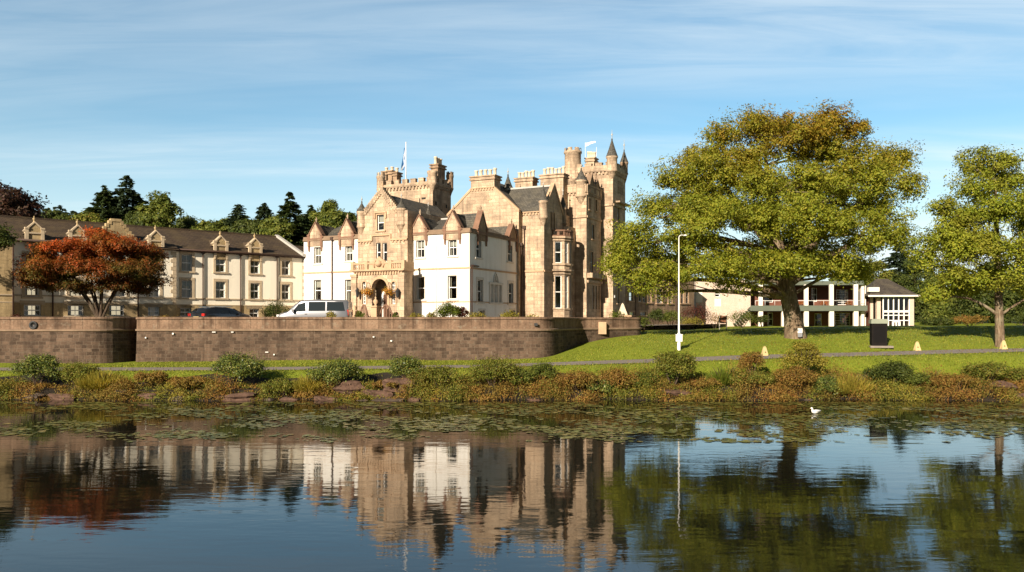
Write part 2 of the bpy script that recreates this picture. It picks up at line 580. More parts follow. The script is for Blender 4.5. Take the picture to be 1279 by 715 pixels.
class Loc:
    """a building's own axes on the site; converts picture columns and rows to its metres"""
    def __init__(s, C, rot, base):
        s.C = C; s.c = math.cos(R(rot)); s.s = math.sin(R(rot)); s.base = base; s.rot = R(rot)

    def A(s, px, b):
        t = (px - CX) / FPX
        return (t * (s.C[1] + b * s.c) - s.C[0] + b * s.s) / (s.c - t * s.s)

    def B(s, px, a):
        t = (px - CX) / FPX
        return (t * (s.C[1] + a * s.s) - s.C[0] - a * s.c) / (-s.s - t * s.c)

    def Z(s, py, a, b):
        return CAMZ - (py - HY) / FPX * (s.C[1] + a * s.s + b * s.c) - s.base

    def root(s, name):
        return empty(name, (s.C[0], s.C[1], s.base), s.rot)


def empty(name, loc, rz=0):
    o = bpy.data.objects.new(name, None)
    COL.objects.link(o)
    o.location = loc
    o.rotation_euler = (0, 0, rz)
    o.empty_display_size = 0.3
    return o


def tag(o, label=None, cat=None, group=None, kind=None):
    if label: o['label'] = label
    if cat: o['category'] = cat
    if group: o['group'] = group
    if kind: o['kind'] = kind
    return o


def quad_mesh(name, P, U, V, mat, parent=None):
    """one mesh of many separate leaf quads: centre P, half axes U and V (n, 3)"""
    n = len(P)
    co = np.empty((n, 4, 3), dtype=np.float32)
    bend = np.cross(U, V)
    bl = np.linalg.norm(bend, axis=1, keepdims=True) + 1e-9
    bend = bend / bl * np.linalg.norm(U, axis=1, keepdims=True) * 0.30
    co[:, 0] = P - U + bend
    co[:, 1] = P - V * 0.75
    co[:, 2] = P + U + bend
    co[:, 3] = P + V * 0.75
    me = bpy.data.meshes.new(name)
    me.vertices.add(4 * n)
    me.vertices.foreach_set('co', co.ravel())
    me.loops.add(4 * n)
    me.loops.foreach_set('vertex_index', np.arange(4 * n, dtype=np.int32))
    me.polygons.add(n)
    me.polygons.foreach_set('loop_start', np.arange(0, 4 * n, 4, dtype=np.int32))
    me.materials.append(mat)
    me.update()
    me.validate()
    o = bpy.data.objects.new(name, me)
    COL.objects.link(o)
    if parent is not None:
        o.parent = parent
    return o


def rand_dirs(n):
    d = RG.normal(size=(n, 3))
    return d / (np.linalg.norm(d, axis=1, keepdims=True) + 1e-9)


def leaf_axes(nrm, size, aspect=0.62):
    n = len(nrm)
    t = np.cross(nrm, rand_dirs(n))
    t /= np.linalg.norm(t, axis=1, keepdims=True) + 1e-9
    w = np.cross(nrm, t)
    sz = size * RG.uniform(0.65, 1.35, (n, 1))
    return t * sz, w * sz * aspect


def clump_leaves(C, Rd, per, size, up=0.45, shell=0.55, aspect=0.62, out=None):
    """C (k,3) clump centres, Rd (k,3) radii -> leaf arrays"""
    k = len(C)
    d = rand_dirs(k * per)
    r = RG.uniform(shell, 1.0, (k * per, 1)) ** 0.8
    r = np.where(RG.random((k * per, 1)) < .16, RG.uniform(1.0, 1.55, (k * per, 1)), r)
    c = np.repeat(C, per, 0); q = np.repeat(Rd, per, 0)
    P = c + d * q * r
    nrm = d * 0.6 + rand_dirs(k * per) * 0.75 + np.array([0, 0, up])
    if out is not None:
        nrm = nrm + out * 0.55
    nrm /= np.linalg.norm(nrm, axis=1, keepdims=True) + 1e-9
    U, V = leaf_axes(nrm, size, aspect)
    return P, U, V
# ------------------------------------------------------------------ the lie of the land
def lerp_tab(x, tab):
    xs, ys = zip(*tab)
    return np.interp(x, xs, ys)


def path_y(x):
    return lerp_tab(x, [(-90, 45.0), (-15, 45.6), (-2, 46.0), (7.5, 47.2), (15, 48.4), (24, 49.2), (31, 50.0), (45, 51.2), (90, 54)])


def path_w(x):
    return 1.45 + 0.75 * sstep(-2, 14, np.asarray(x, float))


def path_h(x):
    return lerp_tab(x, [(-90, 1.1), (-15, 1.2), (-2, 1.32), (7.5, 1.55), (15, 1.76), (24, 1.95), (31, 2.1), (90, 2.4)])


def sstep(a, b, x):
    t = np.clip((x - a) / (b - a), 0, 1)
    return t * t * (3 - 2 * t)


def shore_y(x):
    return 40.1 + 0.35 * np.sin(x * 0.45) + 0.25 * np.sin(x * 1.13 + 2) + 0.15 * np.sin(x * 2.7 + 1)


def ground_h(x, y):
    x = np.asarray(x, float); y = np.asarray(y, float)
    yc, hp, ys = path_y(x), path_h(x), shore_y(x)
    d = y - yc
    t1 = np.clip((y - ys) / 1.0, -2, 1)
    bank = np.where(t1 < 0, t1 * 0.7, sstep(0, 1, t1) * 0.5)
    up = sstep(ys + 0.8, yc - path_w(x) - 0.2, y)
    low = bank + (hp - 0.5) * up * (t1 > 0)
    e = np.maximum(d - path_w(x) - 0.1, 0)
    left = e * 0.03
    right = 1.5 * (1 - np.exp(-e * 0.165))
    m = sstep(1.5, 9.0, x)
    beyond = left * (1 - m) + right * m
    und = 0.05 * np.sin(x * 0.31 + y * 0.23) * np.clip(e / 3, 0, 1)
    beyond = beyond - .45 * sstep(62, 92, y) * sstep(3, 10, x)
    hill = np.clip(y - 105, 0, 200) * 0.075 * (1 - 0.6 * sstep(0, 60, x))
    return low + beyond + und + hill


def gz(x, y):
    return float(ground_h(x, y))


def on_ground(px, py):
    """the place on the ground that the picture shows at (px, py)"""
    for Y in np.arange(40.5, 110, 0.05):
        p = at(px, py, Y)
        if p.z <= gz(p.x, p.y):
            return Vector((p.x, p.y, gz(p.x, p.y)))
    return at(px, py, 80)


def grid_sheet(xs, ys, hf):
    xx, yy = np.meshgrid(xs, ys)
    zz = hf(xx, yy)
    nx = len(xs)
    vs = np.stack([xx.ravel(), yy.ravel(), zz.ravel()], 1)
    fs = []
    for j in range(len(ys) - 1):
        for i in range(nx - 1):
            k = j * nx + i
            fs.append((k, k + 1, k + nx + 1, k + nx))
    return vs, fs


g = MB()
ys = np.concatenate([np.arange(36, 64, 0.35), np.arange(64, 110, 2.0), np.arange(110, 300, 10), [320, 400, 600, 1200]])
xs = np.concatenate([[-900, -400, -200], np.arange(-110, -50, 4), np.arange(-50, 56, 0.6), np.arange(56, 120, 4), [200, 400, 900]])
vs, fs = grid_sheet(xs, ys, ground_h)
g.add(vs, fs, 0, None, True)
tag(g.build('ground', GRASS), kind='structure')

p = MB()
px_ = np.arange(-70, 80, 0.7)
pv, pf, pu = [], [], []
for x in px_:
    for k, off in enumerate((-1.0, 0, 1.0)):
        wob = 0.06 * math.sin(x * 1.3 + k)
        y = float(path_y(x)) + off * float(path_w(x)) + wob
        pv.append((x, y, max(gz(x, y), float(path_h(x)) - 0.03) + 0.03))
for i in range(len(px_) - 1):
    for k in range(2):
        a = i * 3 + k
        pf.append((a, a + 3, a + 4, a + 1))
p.add(pv, [tuple(reversed(f)) for f in pf], 0, None, True)
tag(p.build('footpath', ASPH), kind='structure')

w = MB()
w.add([(-900, -60, 0), (900, -60, 0), (900, 42.5, 0), (-900, 42.5, 0)], [(0, 1, 2, 3)])
tag(w.build('water', WATER), kind='structure')

# ------------------------------------------------------------------ retaining wall
TER = 3.5


def fillet(pts):
    out = []
    for i, (x, y, r) in enumerate(pts):
        P = Vector((x, y))
        if r <= 0 or i in (0, len(pts) - 1):
            out.append(P); continue
        a = (Vector(pts[i - 1][:2]) - P); b = (Vector(pts[i + 1][:2]) - P)
        an, bn = a.normalized(), b.normalized()
        ang = an.angle(bn)
        t = min(r / math.tan(ang / 2), a.length * .48, b.length * .48)
        A, B = P + an * t, P + bn * t
        for k in range(11):
            s = k / 10
            out.append(A * (1 - s) ** 2 + P * 2 * s * (1 - s) + B * s * s)
    return out


WPATH = fillet([(-62, 50.6, 0), (-40, 50.2, 3), (-25.0, 50.0, 4.0), (-25.05, 55.6, 0), (-24.3, 55.6, 0), (-24.38, 52.0, 0.05), (-10, 52.0, 0), (2.35, 52.0, 2.4), (4.9, 58.6, 2.0), (8.3, 60.4, 0.8), (10.0, 61.6, 1.2), (9.8, 66.5, 0)])


def offset_path(pts, d):
    out = []
    for i, p in enumerate(pts):
        a = pts[max(i - 1, 0)]; b = pts[min(i + 1, len(pts) - 1)]
        t = (b - a).normalized()
        out.append(p + Vector((t.y, -t.x)) * d)
    return out


def wall_strip(mb, prof, m=0, closed=True):
    """sweep an (outward, z) profile along the wall line, uv in metres"""
    L = [0]
    for a, b in zip(WPATH, WPATH[1:]):
        L.append(L[-1] + (b - a).length)
    rows = [(offset_path(WPATH, d), z) for d, z in prof]
    n = len(WPATH)
    vs = [(p.x, p.y, z) for pts, z in rows for p in pts]
    fs, us = [], []
    vv = [0]
    for (d0, z0), (d1, z1) in zip(prof, prof[1:]):
        vv.append(vv[-1] + math.hypot(d1 - d0, z1 - z0))
    for j in range(len(prof) - 1):
        for i in range(n - 1):
            fs.append((j * n + i, j * n + i + 1, (j + 1) * n + i + 1, (j + 1) * n + i))
            us.append([(L[i], vv[j]), (L[i + 1], vv[j]), (L[i + 1], vv[j + 1]), (L[i], vv[j + 1])])
    mb.add(vs, fs, m, us)


wr = empty('terrace_wall', (0, 0, 0))
tag(wr, 'long brown stone retaining wall with rounded corners between lawn and hotel terrace', 'wall')
b = MB(); wall_strip(b, [(0.10, 0.3), (0.0, 3.28)]); b.build('rubble_face', WALLST, wr)
b = MB(); wall_strip(b, [(0.0, 3.28), (0.09, 3.30), (0.10, 3.40), (0.02, 3.43)]); b.build('string_course', BROWNTRIM, wr)
b = MB(); wall_strip(b, [(0.015, 3.42), (0.0, 4.05)]); wall_strip(b, [(-0.45, 4.05), (-0.45, 3.3)]); b.build('parapet', WALLTOP, wr)
b = MB(); wall_strip(b, [(0.0, 4.04), (0.07, 4.05), (0.07, 4.15), (0.0, 4.20), (-0.45, 4.20), (-0.52, 4.12), (-0.5, 4.03)]); b.build('coping', WALLTOP, wr)
# square drain holes and a few pale patched stones
for pxx, dep in ((671, 0), (1, 0)):
    pass
b = MB()
for x, y in ((1.55, 51.95),):
    b.box(x - .11, y - 0.02, 3.62, x + .11, y + .05, 3.8)
b.build('drain_hole', IRON, wr)
b = MB(); b.lathe((0, 0, 0), [(0.0, -0.06), (0.13, -0.05), (0.22, 0.0), (0.26, 0.05), (0.26, 0.1), (0.17, 0.1), (0.15, 0.02), (0.0, 0.0)], 14)
o = b.build('round_drain', IRON, wr, (-29.9, 50.06, 3.68)); o.rotation_euler = (R(90), 0, 0)
b = MB()
for pxx, pyy, ww, hh in ((467, 421, .10, .07), (489, 426, .12, .08), (268, 415, .22, .05), (291, 415, .16, .05), (217, 417, .1, .1), (183, 422, .08, .08), (334, 440, .2, .05), (343, 443, .08, .08)):
    q = at(pxx, pyy, 52.0)
    b.box(q.x - ww / 2, 51.86, q.z - hh / 2, q.x + ww / 2, 52.05, q.z + hh / 2)
b.build('pale_stone_patch', METALW, wr)
q = at(752, 410, 59.4)
b = MB(); b.box(q.x - .28, q.y - .12, q.z - .45, q.x + .3, q.y + .5, q.z + .45); b.build('buttress_block', TRIM, wr)

tp = [(p.x, p.y) for p in offset_path(WPATH, -0.2)]
tp = tp + [(14, 75), (40, 130), (-120, 130), (-120, 49)]
t = MB(); t.add([(x, y, TER) for x, y in tp], tri_fill([tp]))
tag(t.build('terrace', GRAVEL), kind='structure')

# ------------------------------------------------------------------ building elements
def rect(u, v0, v1, w):
    return [(u - w / 2, v0), (u + w / 2, v0), (u + w / 2, v1), (u - w / 2, v1)]


def arch_pts(u, v0, v1, w, n=8, point=0.0):
    r = w / 2
    pts = [(u - r, v0), (u + r, v0)]
    vs = v1 - r * (1 + point)
    for k in range(n + 1):
        a = math.pi * k / n
        pts.append((u + r * math.cos(a), vs + r * math.sin(a) * (1 + point)))
    return pts


def window(F, holes, u, v0, v1, w, parent, trim=TRIM, style='sash4', blind=0.0, curtain=True, tw=0.15, dep=0.17, arch=False, sill=True, head=True):
    holes.append(arch_pts(u, v0, v1, w) if arch else rect(u, v0, v1, w))
    f = MB()
    a, c = u - w / 2, u + w / 2
    t = 0.065
    d0, d1 = -dep - 0.05, -dep + 0.03
    f.fbox(F, a, a + t, v0, v1, d0, d1); f.fbox(F, c - t, c, v0, v1, d0, d1)
    f.fbox(F, a + t, c - t, v0, v0 + t, d0, d1)
    if not arch:
        f.fbox(F, a + t, c - t, v1 - t, v1, d0, d1)
    mid = v0 + (v1 - v0) * 0.5
    if style != 'lattice':
        f.fbox(F, a + t, c - t, mid - .035, mid + .035, d0, d1 + .02)
    if style == 'sash4':
        f.fbox(F, u - .018, u + .018, v0 + t, mid - .035, d0 + .01, d1 - .01)
        f.fbox(F, u - .018, u + .018, mid + .035, v1 - t, d0 + .01, d1 - .01)
    if style == 'lattice':
        k = max(2, int((v1 - v0) / 0.3))
        for i in range(1, k):
            vv = v0 + (v1 - v0) * i / k
            f.fbox(F, a + t, c - t, vv - .02, vv + .02, d0, d1 - .01)
        f.fbox(F, u - .02, u + .02, v0 + t, v1 - .05, d0 + .01, d1 - .015)
    wo = f.build('window', PAINT, parent)
    q = MB(); q.add([F.P(a, v0, -dep - .02), F.P(c, v0, -dep - .02), F.P(c, v1, -dep - .02), F.P(a, v1, -dep - .02)], [(0, 1, 2, 3)])
    q.build('pane', GLASS, wo)
    if curtain or blind:
        k = MB()
        dd = -dep - 0.14
        if curtain:
            cw = w * random.uniform(0.16, 0.30)
            n = 5
            for s0, sg in ((a, 1), (c, -1)):
                us = [s0 + sg * cw * i / n for i in range(n + 1)]
                for i in range(n):
                    z0, z1 = dd + (0.03 if i % 2 else -0.03), dd + (-0.03 if i % 2 else 0.03)
                    qd = [F.P(us[i], v0, z0), F.P(us[i + 1], v0, z1), F.P(us[i + 1], v1, z1), F.P(us[i], v1, z0)]
                    k.add(qd, [(0, 1, 2, 3)])
        if blind:
            vb = v1 - (v1 - v0) * blind
            k.add([F.P(a, vb, dd + .05), F.P(c, vb, dd + .05), F.P(c, v1, dd + .05), F.P(a, v1, dd + .05)], [(0, 1, 2, 3)])
        k.build('curtain', CURT, wo)
    if trim is not None and not arch:
        s = MB()
        s.fbox(F, a - tw, a, v0, v1, -dep, .035); s.fbox(F, c, c + tw, v0, v1, -dep, .035)
        if head:
            s.fbox(F, a - tw, c + tw, v1, v1 + tw * 1.2, -dep, .04)
        if sill:
            s.fbox(F, a - tw - .05, c + tw + .05, v0 - .13, v0, -dep, .11)
        s.build('surround', trim, wo)
    elif trim is not None and arch:
        s = MB()
        outer = arch_pts(u, v0, v1, w)
        big = arch_pts(u, v0, v1 + tw, w + 2 * tw)
        n = len(outer)
        for i in range(1, n):
            i2 = (i + 1) % n
            if i2 == 1 or i == 0: continue
            q4 = [outer[i], big[i], big[i2], outer[i2]]
            s.add([F.P(x, y, .045) for x, y in q4] + [F.P(x, y, -.05) for x, y in q4], [(0, 1, 2, 3), (1, 5, 6, 2), (0, 3, 7, 4)])
        s.build('surround', trim, wo)
    return wo


def shell(mb, a0, a1, b0, b1, z0, z1, sides='LBRF', m=0):
    if 'F' in sides: mb.add([(a0, b0, z0), (a1, b0, z0), (a1, b0, z1), (a0, b0, z1)], [(0, 1, 2, 3)], m)
    if 'R' in sides: mb.add([(a1, b0, z0), (a1, b1, z0), (a1, b1, z1), (a1, b0, z1)], [(0, 1, 2, 3)], m)
    if 'B' in sides: mb.add([(a1, b1, z0), (a0, b1, z0), (a0, b1, z1), (a1, b1, z1)], [(0, 1, 2, 3)], m)
    if 'L' in sides: mb.add([(a0, b1, z0), (a0, b0, z0), (a0, b0, z1), (a0, b1, z1)], [(0, 1, 2, 3)], m)
    if 'T' in sides: mb.add([(a0, b0, z1), (a1, b0, z1), (a1, b1, z1), (a0, b1, z1)], [(0, 1, 2, 3)], m)


def roof_a(mb, a0, a1, b0, b1, z0, zr, h0=0.0, h1=0.0, m=0, br=None):
    """roof with its ridge along a; h0, h1: hip run at each end; br: ridge position"""
    br = (b0 + b1) / 2 if br is None else br
    v = [(a0, b0, z0), (a1, b0, z0), (a1, b1, z0), (a0, b1, z0), (a0 + h0, br, zr), (a1 - h1, br, zr)]
    mb.add(v, [(0, 1, 5, 4), (1, 2, 5), (2, 3, 4, 5), (3, 0, 4), (0, 3, 2, 1)], m)


def roof_b(mb, a0, a1, b0, b1, z0, zr, h0=0.0, h1=0.0, m=0):
    am = (a0 + a1) / 2
    v = [(a0, b0, z0), (a1, b0, z0), (a1, b1, z0), (a0, b1, z0), (am, b0 + h0, zr), (am, b1 - h1, zr)]
    mb.add(v, [(0, 1, 4), (1, 2, 5, 4), (2, 3, 5), (3, 0, 4, 5), (0, 3, 2, 1)], m)


def finial(parent, p, h=0.5, mat=TRIM):
    b = MB()
    b.lathe(p, [(0.09, 0), (0.05, h * .25), (0.10, h * .45), (0.11, h * .55), (0.03, h * .7), (0.05, h * .82), (0.0, h)], 8)
    return b.build('finial', mat, parent)


def gablet(F, u, ve, half, gh, parent, drop=0.95, roof_back=2.2, stone=SAND, bracket=REDSTONE, vwin=None, rise=0.12, roofm=None):
    """pedimented half-dormer that breaks the eaves: stone panel, triangular head, corbelled side brackets, finial and its own little roof"""
    b = MB()
    base = ve + rise
    if vwin is not None:
        b.fbox(F, u - half + .15, u + half - .15, vwin, base, -.25, .07)
    b.fpoly(F, [(u - half - .08, base), (u + half + .08, base), (u + half + .08, base + .1), (u, base + gh), (u - half - .08, base + .1)], -.35, .10)
    do = b.build('dormer', stone, parent)
    c = MB()
    for sg in (-1, 1):
        uo = u + sg * (half - .02)
        c.fbox(F, uo - .11, uo + .11, ve - drop * .55, base + .35, -.02, .16)
        c.fpoly(F, [(uo - .09, ve - drop * .55), (uo - .05, ve - drop), (uo + .05, ve - drop), (uo + .09, ve - drop * .55)], -.02, .12)
        c.fbox(F, uo - .14, uo + .14, base + .30, base + .42, -.05, .20)
    # raking copes of the pediment
    for sg in (-1, 1):
        p0 = (u + sg * (half + .12), base + .08); p1 = (u, base + gh + .06)
        L = math.hypot(p1[0] - p0[0], p1[1] - p0[1])
        nx, nv = -(p1[1] - p0[1]) / L * -sg, abs(p1[0] - p0[0]) / L
        pts = [p0, (p0[0] + nx * .12, p0[1] + nv * .12), (p1[0], p1[1] + .12), p1]
        if sg > 0: pts = [p0, (p0[0] + nx * .12, p0[1] + nv * .12), (p1[0], p1[1] + .12), p1]
        if sg < 0: pts = pts[::-1]
        c.fpoly(F, pts, -.38, .15)
    c.fbox(F, u - half - .1, u + half + .1, base - .04, base + .07, -.1, .15)
    c.build('bracket', bracket, do)
    # little roof behind
    r = MB()
    v = [F.P(u - half, base, -.34), F.P(u + half, base, -.34), F.P(u, base + gh - .05, -.34), F.P(u - half, base, -roof_back), F.P(u + half, base, -roof_back), F.P(u, base + gh - .05, -roof_back)]
    r.add(v, [(1, 4, 5, 2), (3, 0, 2, 5), (4, 3, 5)])
    r.build('dormer_roof', roofm or SLATE, do)
    f = F.P(u, base + gh + .12, -.1)
    finial(do, f, 0.5, stone)
    return do


def turret(parent, c, r, z0, z1, zc, ztip, n=16, corbel=0.7, stone=SAND, roof=SLATE, spike=0.7, band=True):
    """corner bartizan: corbelled foot below z0, drum to z1, conical roof to zc/ztip"""
    b = MB()
    prof = [(0.05, z0 - corbel), (r * .35, z0 - corbel * .75), (r * .40, z0 - corbel * .7), (r * .68, z0 - corbel * .42), (r * .72, z0 - corbel * .36), (r * .95, z0 - .08), (r * 1.10, z0 - .04), (r * 1.10, z0 + .1), (r, z0 + .14)]
    zz = z1
    prof += [(r, z1 - .22), (r * 1.12, z1 - .16), (r * 1.16, z1), (r * .8, z1)]
    b.lathe((c[0], c[1], 0), prof, n)
    t = b.build('turret', stone, parent)
    k = MB()
    k.lathe((c[0], c[1], 0), [(r * 1.18, z1), (r * 1.05, z1 + .14), (r * .62, z1 + (zc - z1) * .45), (r * .13, zc - .1), (r * .17, zc - .02), (r * .10, zc + .1), (0, zc + .14)], n)
    k.build('turret_roof', roof, t)
    if spike:
        s = MB(); s.lathe((c[0], c[1], 0), [(.05, zc), (.04, zc + spike * .4), (.11, zc + spike * .5), (.03, zc + spike * .62), (.015, zc + spike)], 6)
        s.build('finial', LEAD, t)
    return t


def battlement(mb, F, u0, u1, v, wall=0.55, mer=0.55, gap=0.38, hm=0.42, d0=-.35, d1=.12, m=0):
    mb.fbox(F, u0, u1, v, v + wall, d0, d1, m)
    n = max(1, int((u1 - u0 + gap) / (mer + gap)))
    step = (u1 - u0 + gap) / n
    for i in range(n):
        a = u0 + i * step
        mb.fbox(F, a, a + step - gap, v + wall, v + wall + hm, d0, d1, m)
        mb.fbox(F, a - .03, a + step - gap + .03, v + wall + hm, v + wall + hm + .07, d0 - .03, d1 + .03, m)


def corbels(mb, F, u0, u1, v, h=0.22, step=0.34, w=0.17, d=.11, m=0):
    n = max(1, int((u1 - u0) / step))
    for i in range(n):
        a = u0 + (u1 - u0) * (i + .5) / n
        mb.fbox(F, a - w / 2, a + w / 2, v - h, v, -.05, d, m)
    mb.fbox(F, u0, u1, v, v + .09, -.05, d + .03, m)


def chimney(parent, a0, a1, b0, b1, z0, z1, pots, stone=SAND, ph=0.75, along='a'):
    b = MB()
    b.box(a0, b0, z0, a1, b1, z1 - .35)
    b.box(a0 - .12, b0 - .12, z1 - .35, a1 + .12, b1 + .12, z1 - .22)
    b.box(a0 - .04, b0 - .04, z1 - .22, a1 + .04, b1 + .04, z1 - .06)
    b.box(a0 - .14, b0 - .14, z1 - .06, a1 + .14, b1 + .14, z1 + .06)
    c = b.build('chimney', stone, parent)
    for i in range(pots):
        t = (i + .5) / pots
        x = a0 + (a1 - a0) * (t if along == 'a' else .5); y = b0 + (b1 - b0) * (t if along == 'b' else .5)
        h = ph * random.uniform(.85, 1.1)
        k = MB(); k.lathe((x, y, z1 + .05), [(.19, 0), (.15, h * .12), (.145, h * .8), (.19, h * .86), (.19, h), (.12, h), (.11, h * .6), (0, h * .6)], 10)
        k.build('chimney_pot', POT, c)
    return c


def downpipe(parent, F, u, v0, v1):
    b = MB(); b.tube([F.P(u, v0, .1), F.P(u, v1, .1)], .055, 6)
    b.fbox(F, u - .14, u + .14, v1, v1 + .3, .02, .22)
    return b.build('downpipe', PIPE, parent)
# ------------------------------------------------------------------ the baronial house
H = Loc((-3.5, 66.0), -26, TER)
A_, B_, Z_ = H.A, H.B, H.Z
castle = H.root('castle_hotel')
tag(castle, 'baronial stone and white hotel with crenellated towers, turrets and an arched porch', 'hotel')
G0 = -0.9                                             # foundations run below the terrace


def ff(b): return Fr((0, b, 0), (1, 0, 0))
def fr(a): return Fr((a, 0, 0), (0, 1, 0))


# ---- white front block (right of the porch)
bW = B_(645.5, 0)
aE0, aE1 = A_(447, -.9), A_(509, -.9)
eave = Z_(290, 0, 0)
zstr = Z_(334.6, 0, 0)
zband = Z_(377, 0, 0)


def white_wall(F, u0, u1, holes, name='wall'):
    b = MB()
    b.facade(F, [(u0, G0), (u1, G0), (u1, eave), (u0, eave)], holes, .19)
    o = b.build(name, HARL, castle)
    s = MB()
    s.fbox(F, u0, u1, zstr - .07, zstr + .07, -.02, .07)
    s.build('string_course', TRIM, o)
    s = MB(); s.fbox(F, u0, u1, zband - .05, zband + .05, -.02, .05); s.build('base_course', TRIM, o)
    return o


def eaves_course(F, u0, u1, name='cornice'):
    s = MB()
    s.fbox(F, u0, u1, eave - .05, eave + .12, -.3, .14)
    s.fbox(F, u0, u1, eave + .12, eave + .34, -.3, .07)
    return s.build(name, BROWNTRIM, castle)


F0 = ff(0); holes = []
wins = []
for px, y0, y1, wpx, st, bl in ((525.2, 322, 300.5, .80, 'sash4', .4), (565.3, 320, 298.5, .80, 'sash4', .4), (525.5, 374.5, 346, .80, 'sash2', 0), (565, 374, 344.5, .84, 'sash2', 0)):
    u = A_(px, 0)
    window(F0, holes, u, Z_(y0, u, 0), Z_(y1, u, 0), wpx, castle, HARLTRIM, st, bl, True, .13)
white_wall(F0, aE1 - .3, 0, holes)
eaves_course(F0, aE1, 0.1)
for px, top in ((524, 270), (565.5, 264.5)):
    u = A_(px, 0)
    gablet(F0, u, eave, .74, Z_(top, u, 0) - eave - .15, castle, .95, 2.6, vwin=Z_(300, u, 0))
q = MB(); q.tube([F0.P(A_(545, 0), 0, .04), F0.P(A_(545, 0), eave - .3, .04)], .028, 5); q.build('downpipe', HARLTRIM, castle)
# right-hand flank
FR = fr(0); holes = []
for px, y0, y1, ww, st in ((597.6, 322, 300, .85, 'sash2'), (636.8, 327, 307, .85, 'sash2'), (599.5, 378, 350, .9, 'sash2'), (638, 379.5, 354, .9, 'sash2')):
    u = B_(px, 0)
    window(FR, holes, u, Z_(y0, 0, u), Z_(y1, 0, u), ww, castle, HARLTRIM, st, .3, True, .2)
uc = B_(619, 0)
zs, zt = Z_(378, 0, uc), Z_(356, 0, uc)
for k, ww in ((-.78, .5), (0, .62), (.78, .5)):
    window(FR, holes, uc + k, zs, zt, ww, castle, None, 'sash2', 0, True)
t3 = MB()
for k in (-1.12, -.43, .43, 1.12):
    t3.fbox(FR, uc + k - .09, uc + k + .09, zs, zt, -.1, .08)
t3.fbox(FR, uc - 1.3, uc + 1.3, zt, zt + .2, -.05, .12); t3.fbox(FR, uc - 1.25, uc + 1.25, zs - .14, zs, -.1, .14)
for s0 in (-1, 1):
    pts = [FR.P(uc + s0 * (.42 - .42 * (k / 6) ** 2), zt + .2 + .85 * k / 6, .04) for k in range(7)]
    t3.tube(pts, .06, 5); t3.tube([FR.P(uc + s0 * .2, zt + .2, .04), FR.P(uc - s0 * .12, zt + .85, .04)], .045, 5)
t3.build('window_crest', HARLTRIM, castle)
for px, yy in ((602, 391), (640, 391)):
    u = B_(px, 0)
    window(FR, holes, u, -.1, Z_(388, 0, u), .95, castle, HARLTRIM, 'sash2', 0, False, .14, sill=False)
white_wall(FR, 0, bW + .3, holes)
eaves_course(FR, 0, bW)
for px, top in ((601.5, 263.5), (640, 280)):
    u = B_(px, 0)
    gablet(FR, u, eave, .78, Z_(top, 0, u) - eave - .25, castle, .95, 2.4, SANDDRK, REDSTONE, vwin=Z_(301, 0, u))
q = MB(); q.fbox(F0, -.16, .03, G0, eave, -.05, .03); q.build('corner_strip', HARLTRIM, castle)
q = MB(); q.tube([FR.P(.2, zstr + .2, .1), FR.P(1.4, zstr + .2, .1)], .06, 6); q.tube([FR.P(.25, 0, .1), FR.P(.25, zstr + .2, .1)], .05, 6); q.build('downpipe', PIPE, castle)
rf = MB()
roof_a(rf, aE1 - 3, -.25, .3, bW, eave + .2, Z_(272, -3, 4.4), 0, 2.6)
rfo = rf.build('roof', SLATE, castle)
q = MB(); zr = Z_(272, -3, 4.4); q.box(aE1 - 3, bW / 2 + .02, zr - .06, -2.8, bW / 2 + .28, zr + .08); q.build('ridge_lead', LEAD, rfo)
# little ventilator spirelet on that roof
a_ = A_(535, 4.4); z_ = Z_(272, a_, 4.4)
turret(castle, (a_, 4.4), .32, z_ - .3, z_ + .05, Z_(258, a_, 4.4), 0, 8, .2, LEAD, SLATE, .4)

# ---- entrance bay with crow-stepped gable
bE = -.9
FE = ff(bE)
zsE = Z_(267, aE0, bE)
ua = A_(476.5, bE)
zap = Z_(238.5, ua, bE)
gl, gr_ = A_(455.5, bE), A_(496.5, bE)
holes = []
u = A_(475.4, bE)
window(FE, holes, u, Z_(288, u, bE), Z_(268.5, u, bE), .72, castle, TRIM, 'sash2', .45, False, .13)
for px in (472.7, 480.6):
    u = A_(px, bE)
    window(FE, holes, u, Z_(327, u, bE), Z_(303.5, u, bE), .46, castle, None, 'sash2', 0, True)
b = MB()
b.facade(FE, [(aE0, G0), (aE1, G0), (aE1, zsE), (gr_, zsE), (ua, zap), (gl, zsE), (aE0, zsE)], holes, .2)
b.add([(aE1, bE, G0), (aE1, 7, G0), (aE1, 7, zsE), (aE1, bE, zsE)], [(0, 1, 2, 3)])
b.add([(aE0, 7, G0), (aE0, bE, G0), (aE0, bE, zsE), (aE0, 7, zsE)], [(0, 1, 2, 3)])
b.build('wall', SAND, castle)
b = MB()                                               # crow steps
ns = 11
for sg, g0 in ((-1, gl), (1, gr_)):
    for i in range(ns):
        t0 = i / ns; t1 = (i + 1) / ns
        x0 = g0 + (ua - g0) * t0; x1 = g0 + (ua - g0) * t1
        z = zsE + (zap - zsE) * t1
        lo, hi = min(x0, x1), max(x0, x1)
        b.fbox(FE, lo - .05, hi + .05, z - (zap - zsE) / ns - .15, z + .20, -.42, .10)
b.fbox(FE, ua - .22, ua + .22, zap - .1, zap + .28, -.42, .09)
cs = b.build('crow_steps', SAND, castle)
finial(cs, FE.P(ua, zap + .28, -.15), .55)
b = MB()                                               # hood moulds, string, corbels
u = A_(475.4, bE); zt = Z_(266.5, u, bE)
b.fbox(FE, u - .62, u + .62, zt, zt + .12, -.02, .14)
for s0 in (-1, 1):
    b.fbox(FE, u + s0 * .57 - .06, u + s0 * .57 + .06, zt - .45, zt, -.02, .12)
u = A_(476.5, bE); zt = Z_(295, u, bE); zu = Z_(300.5, u, bE)
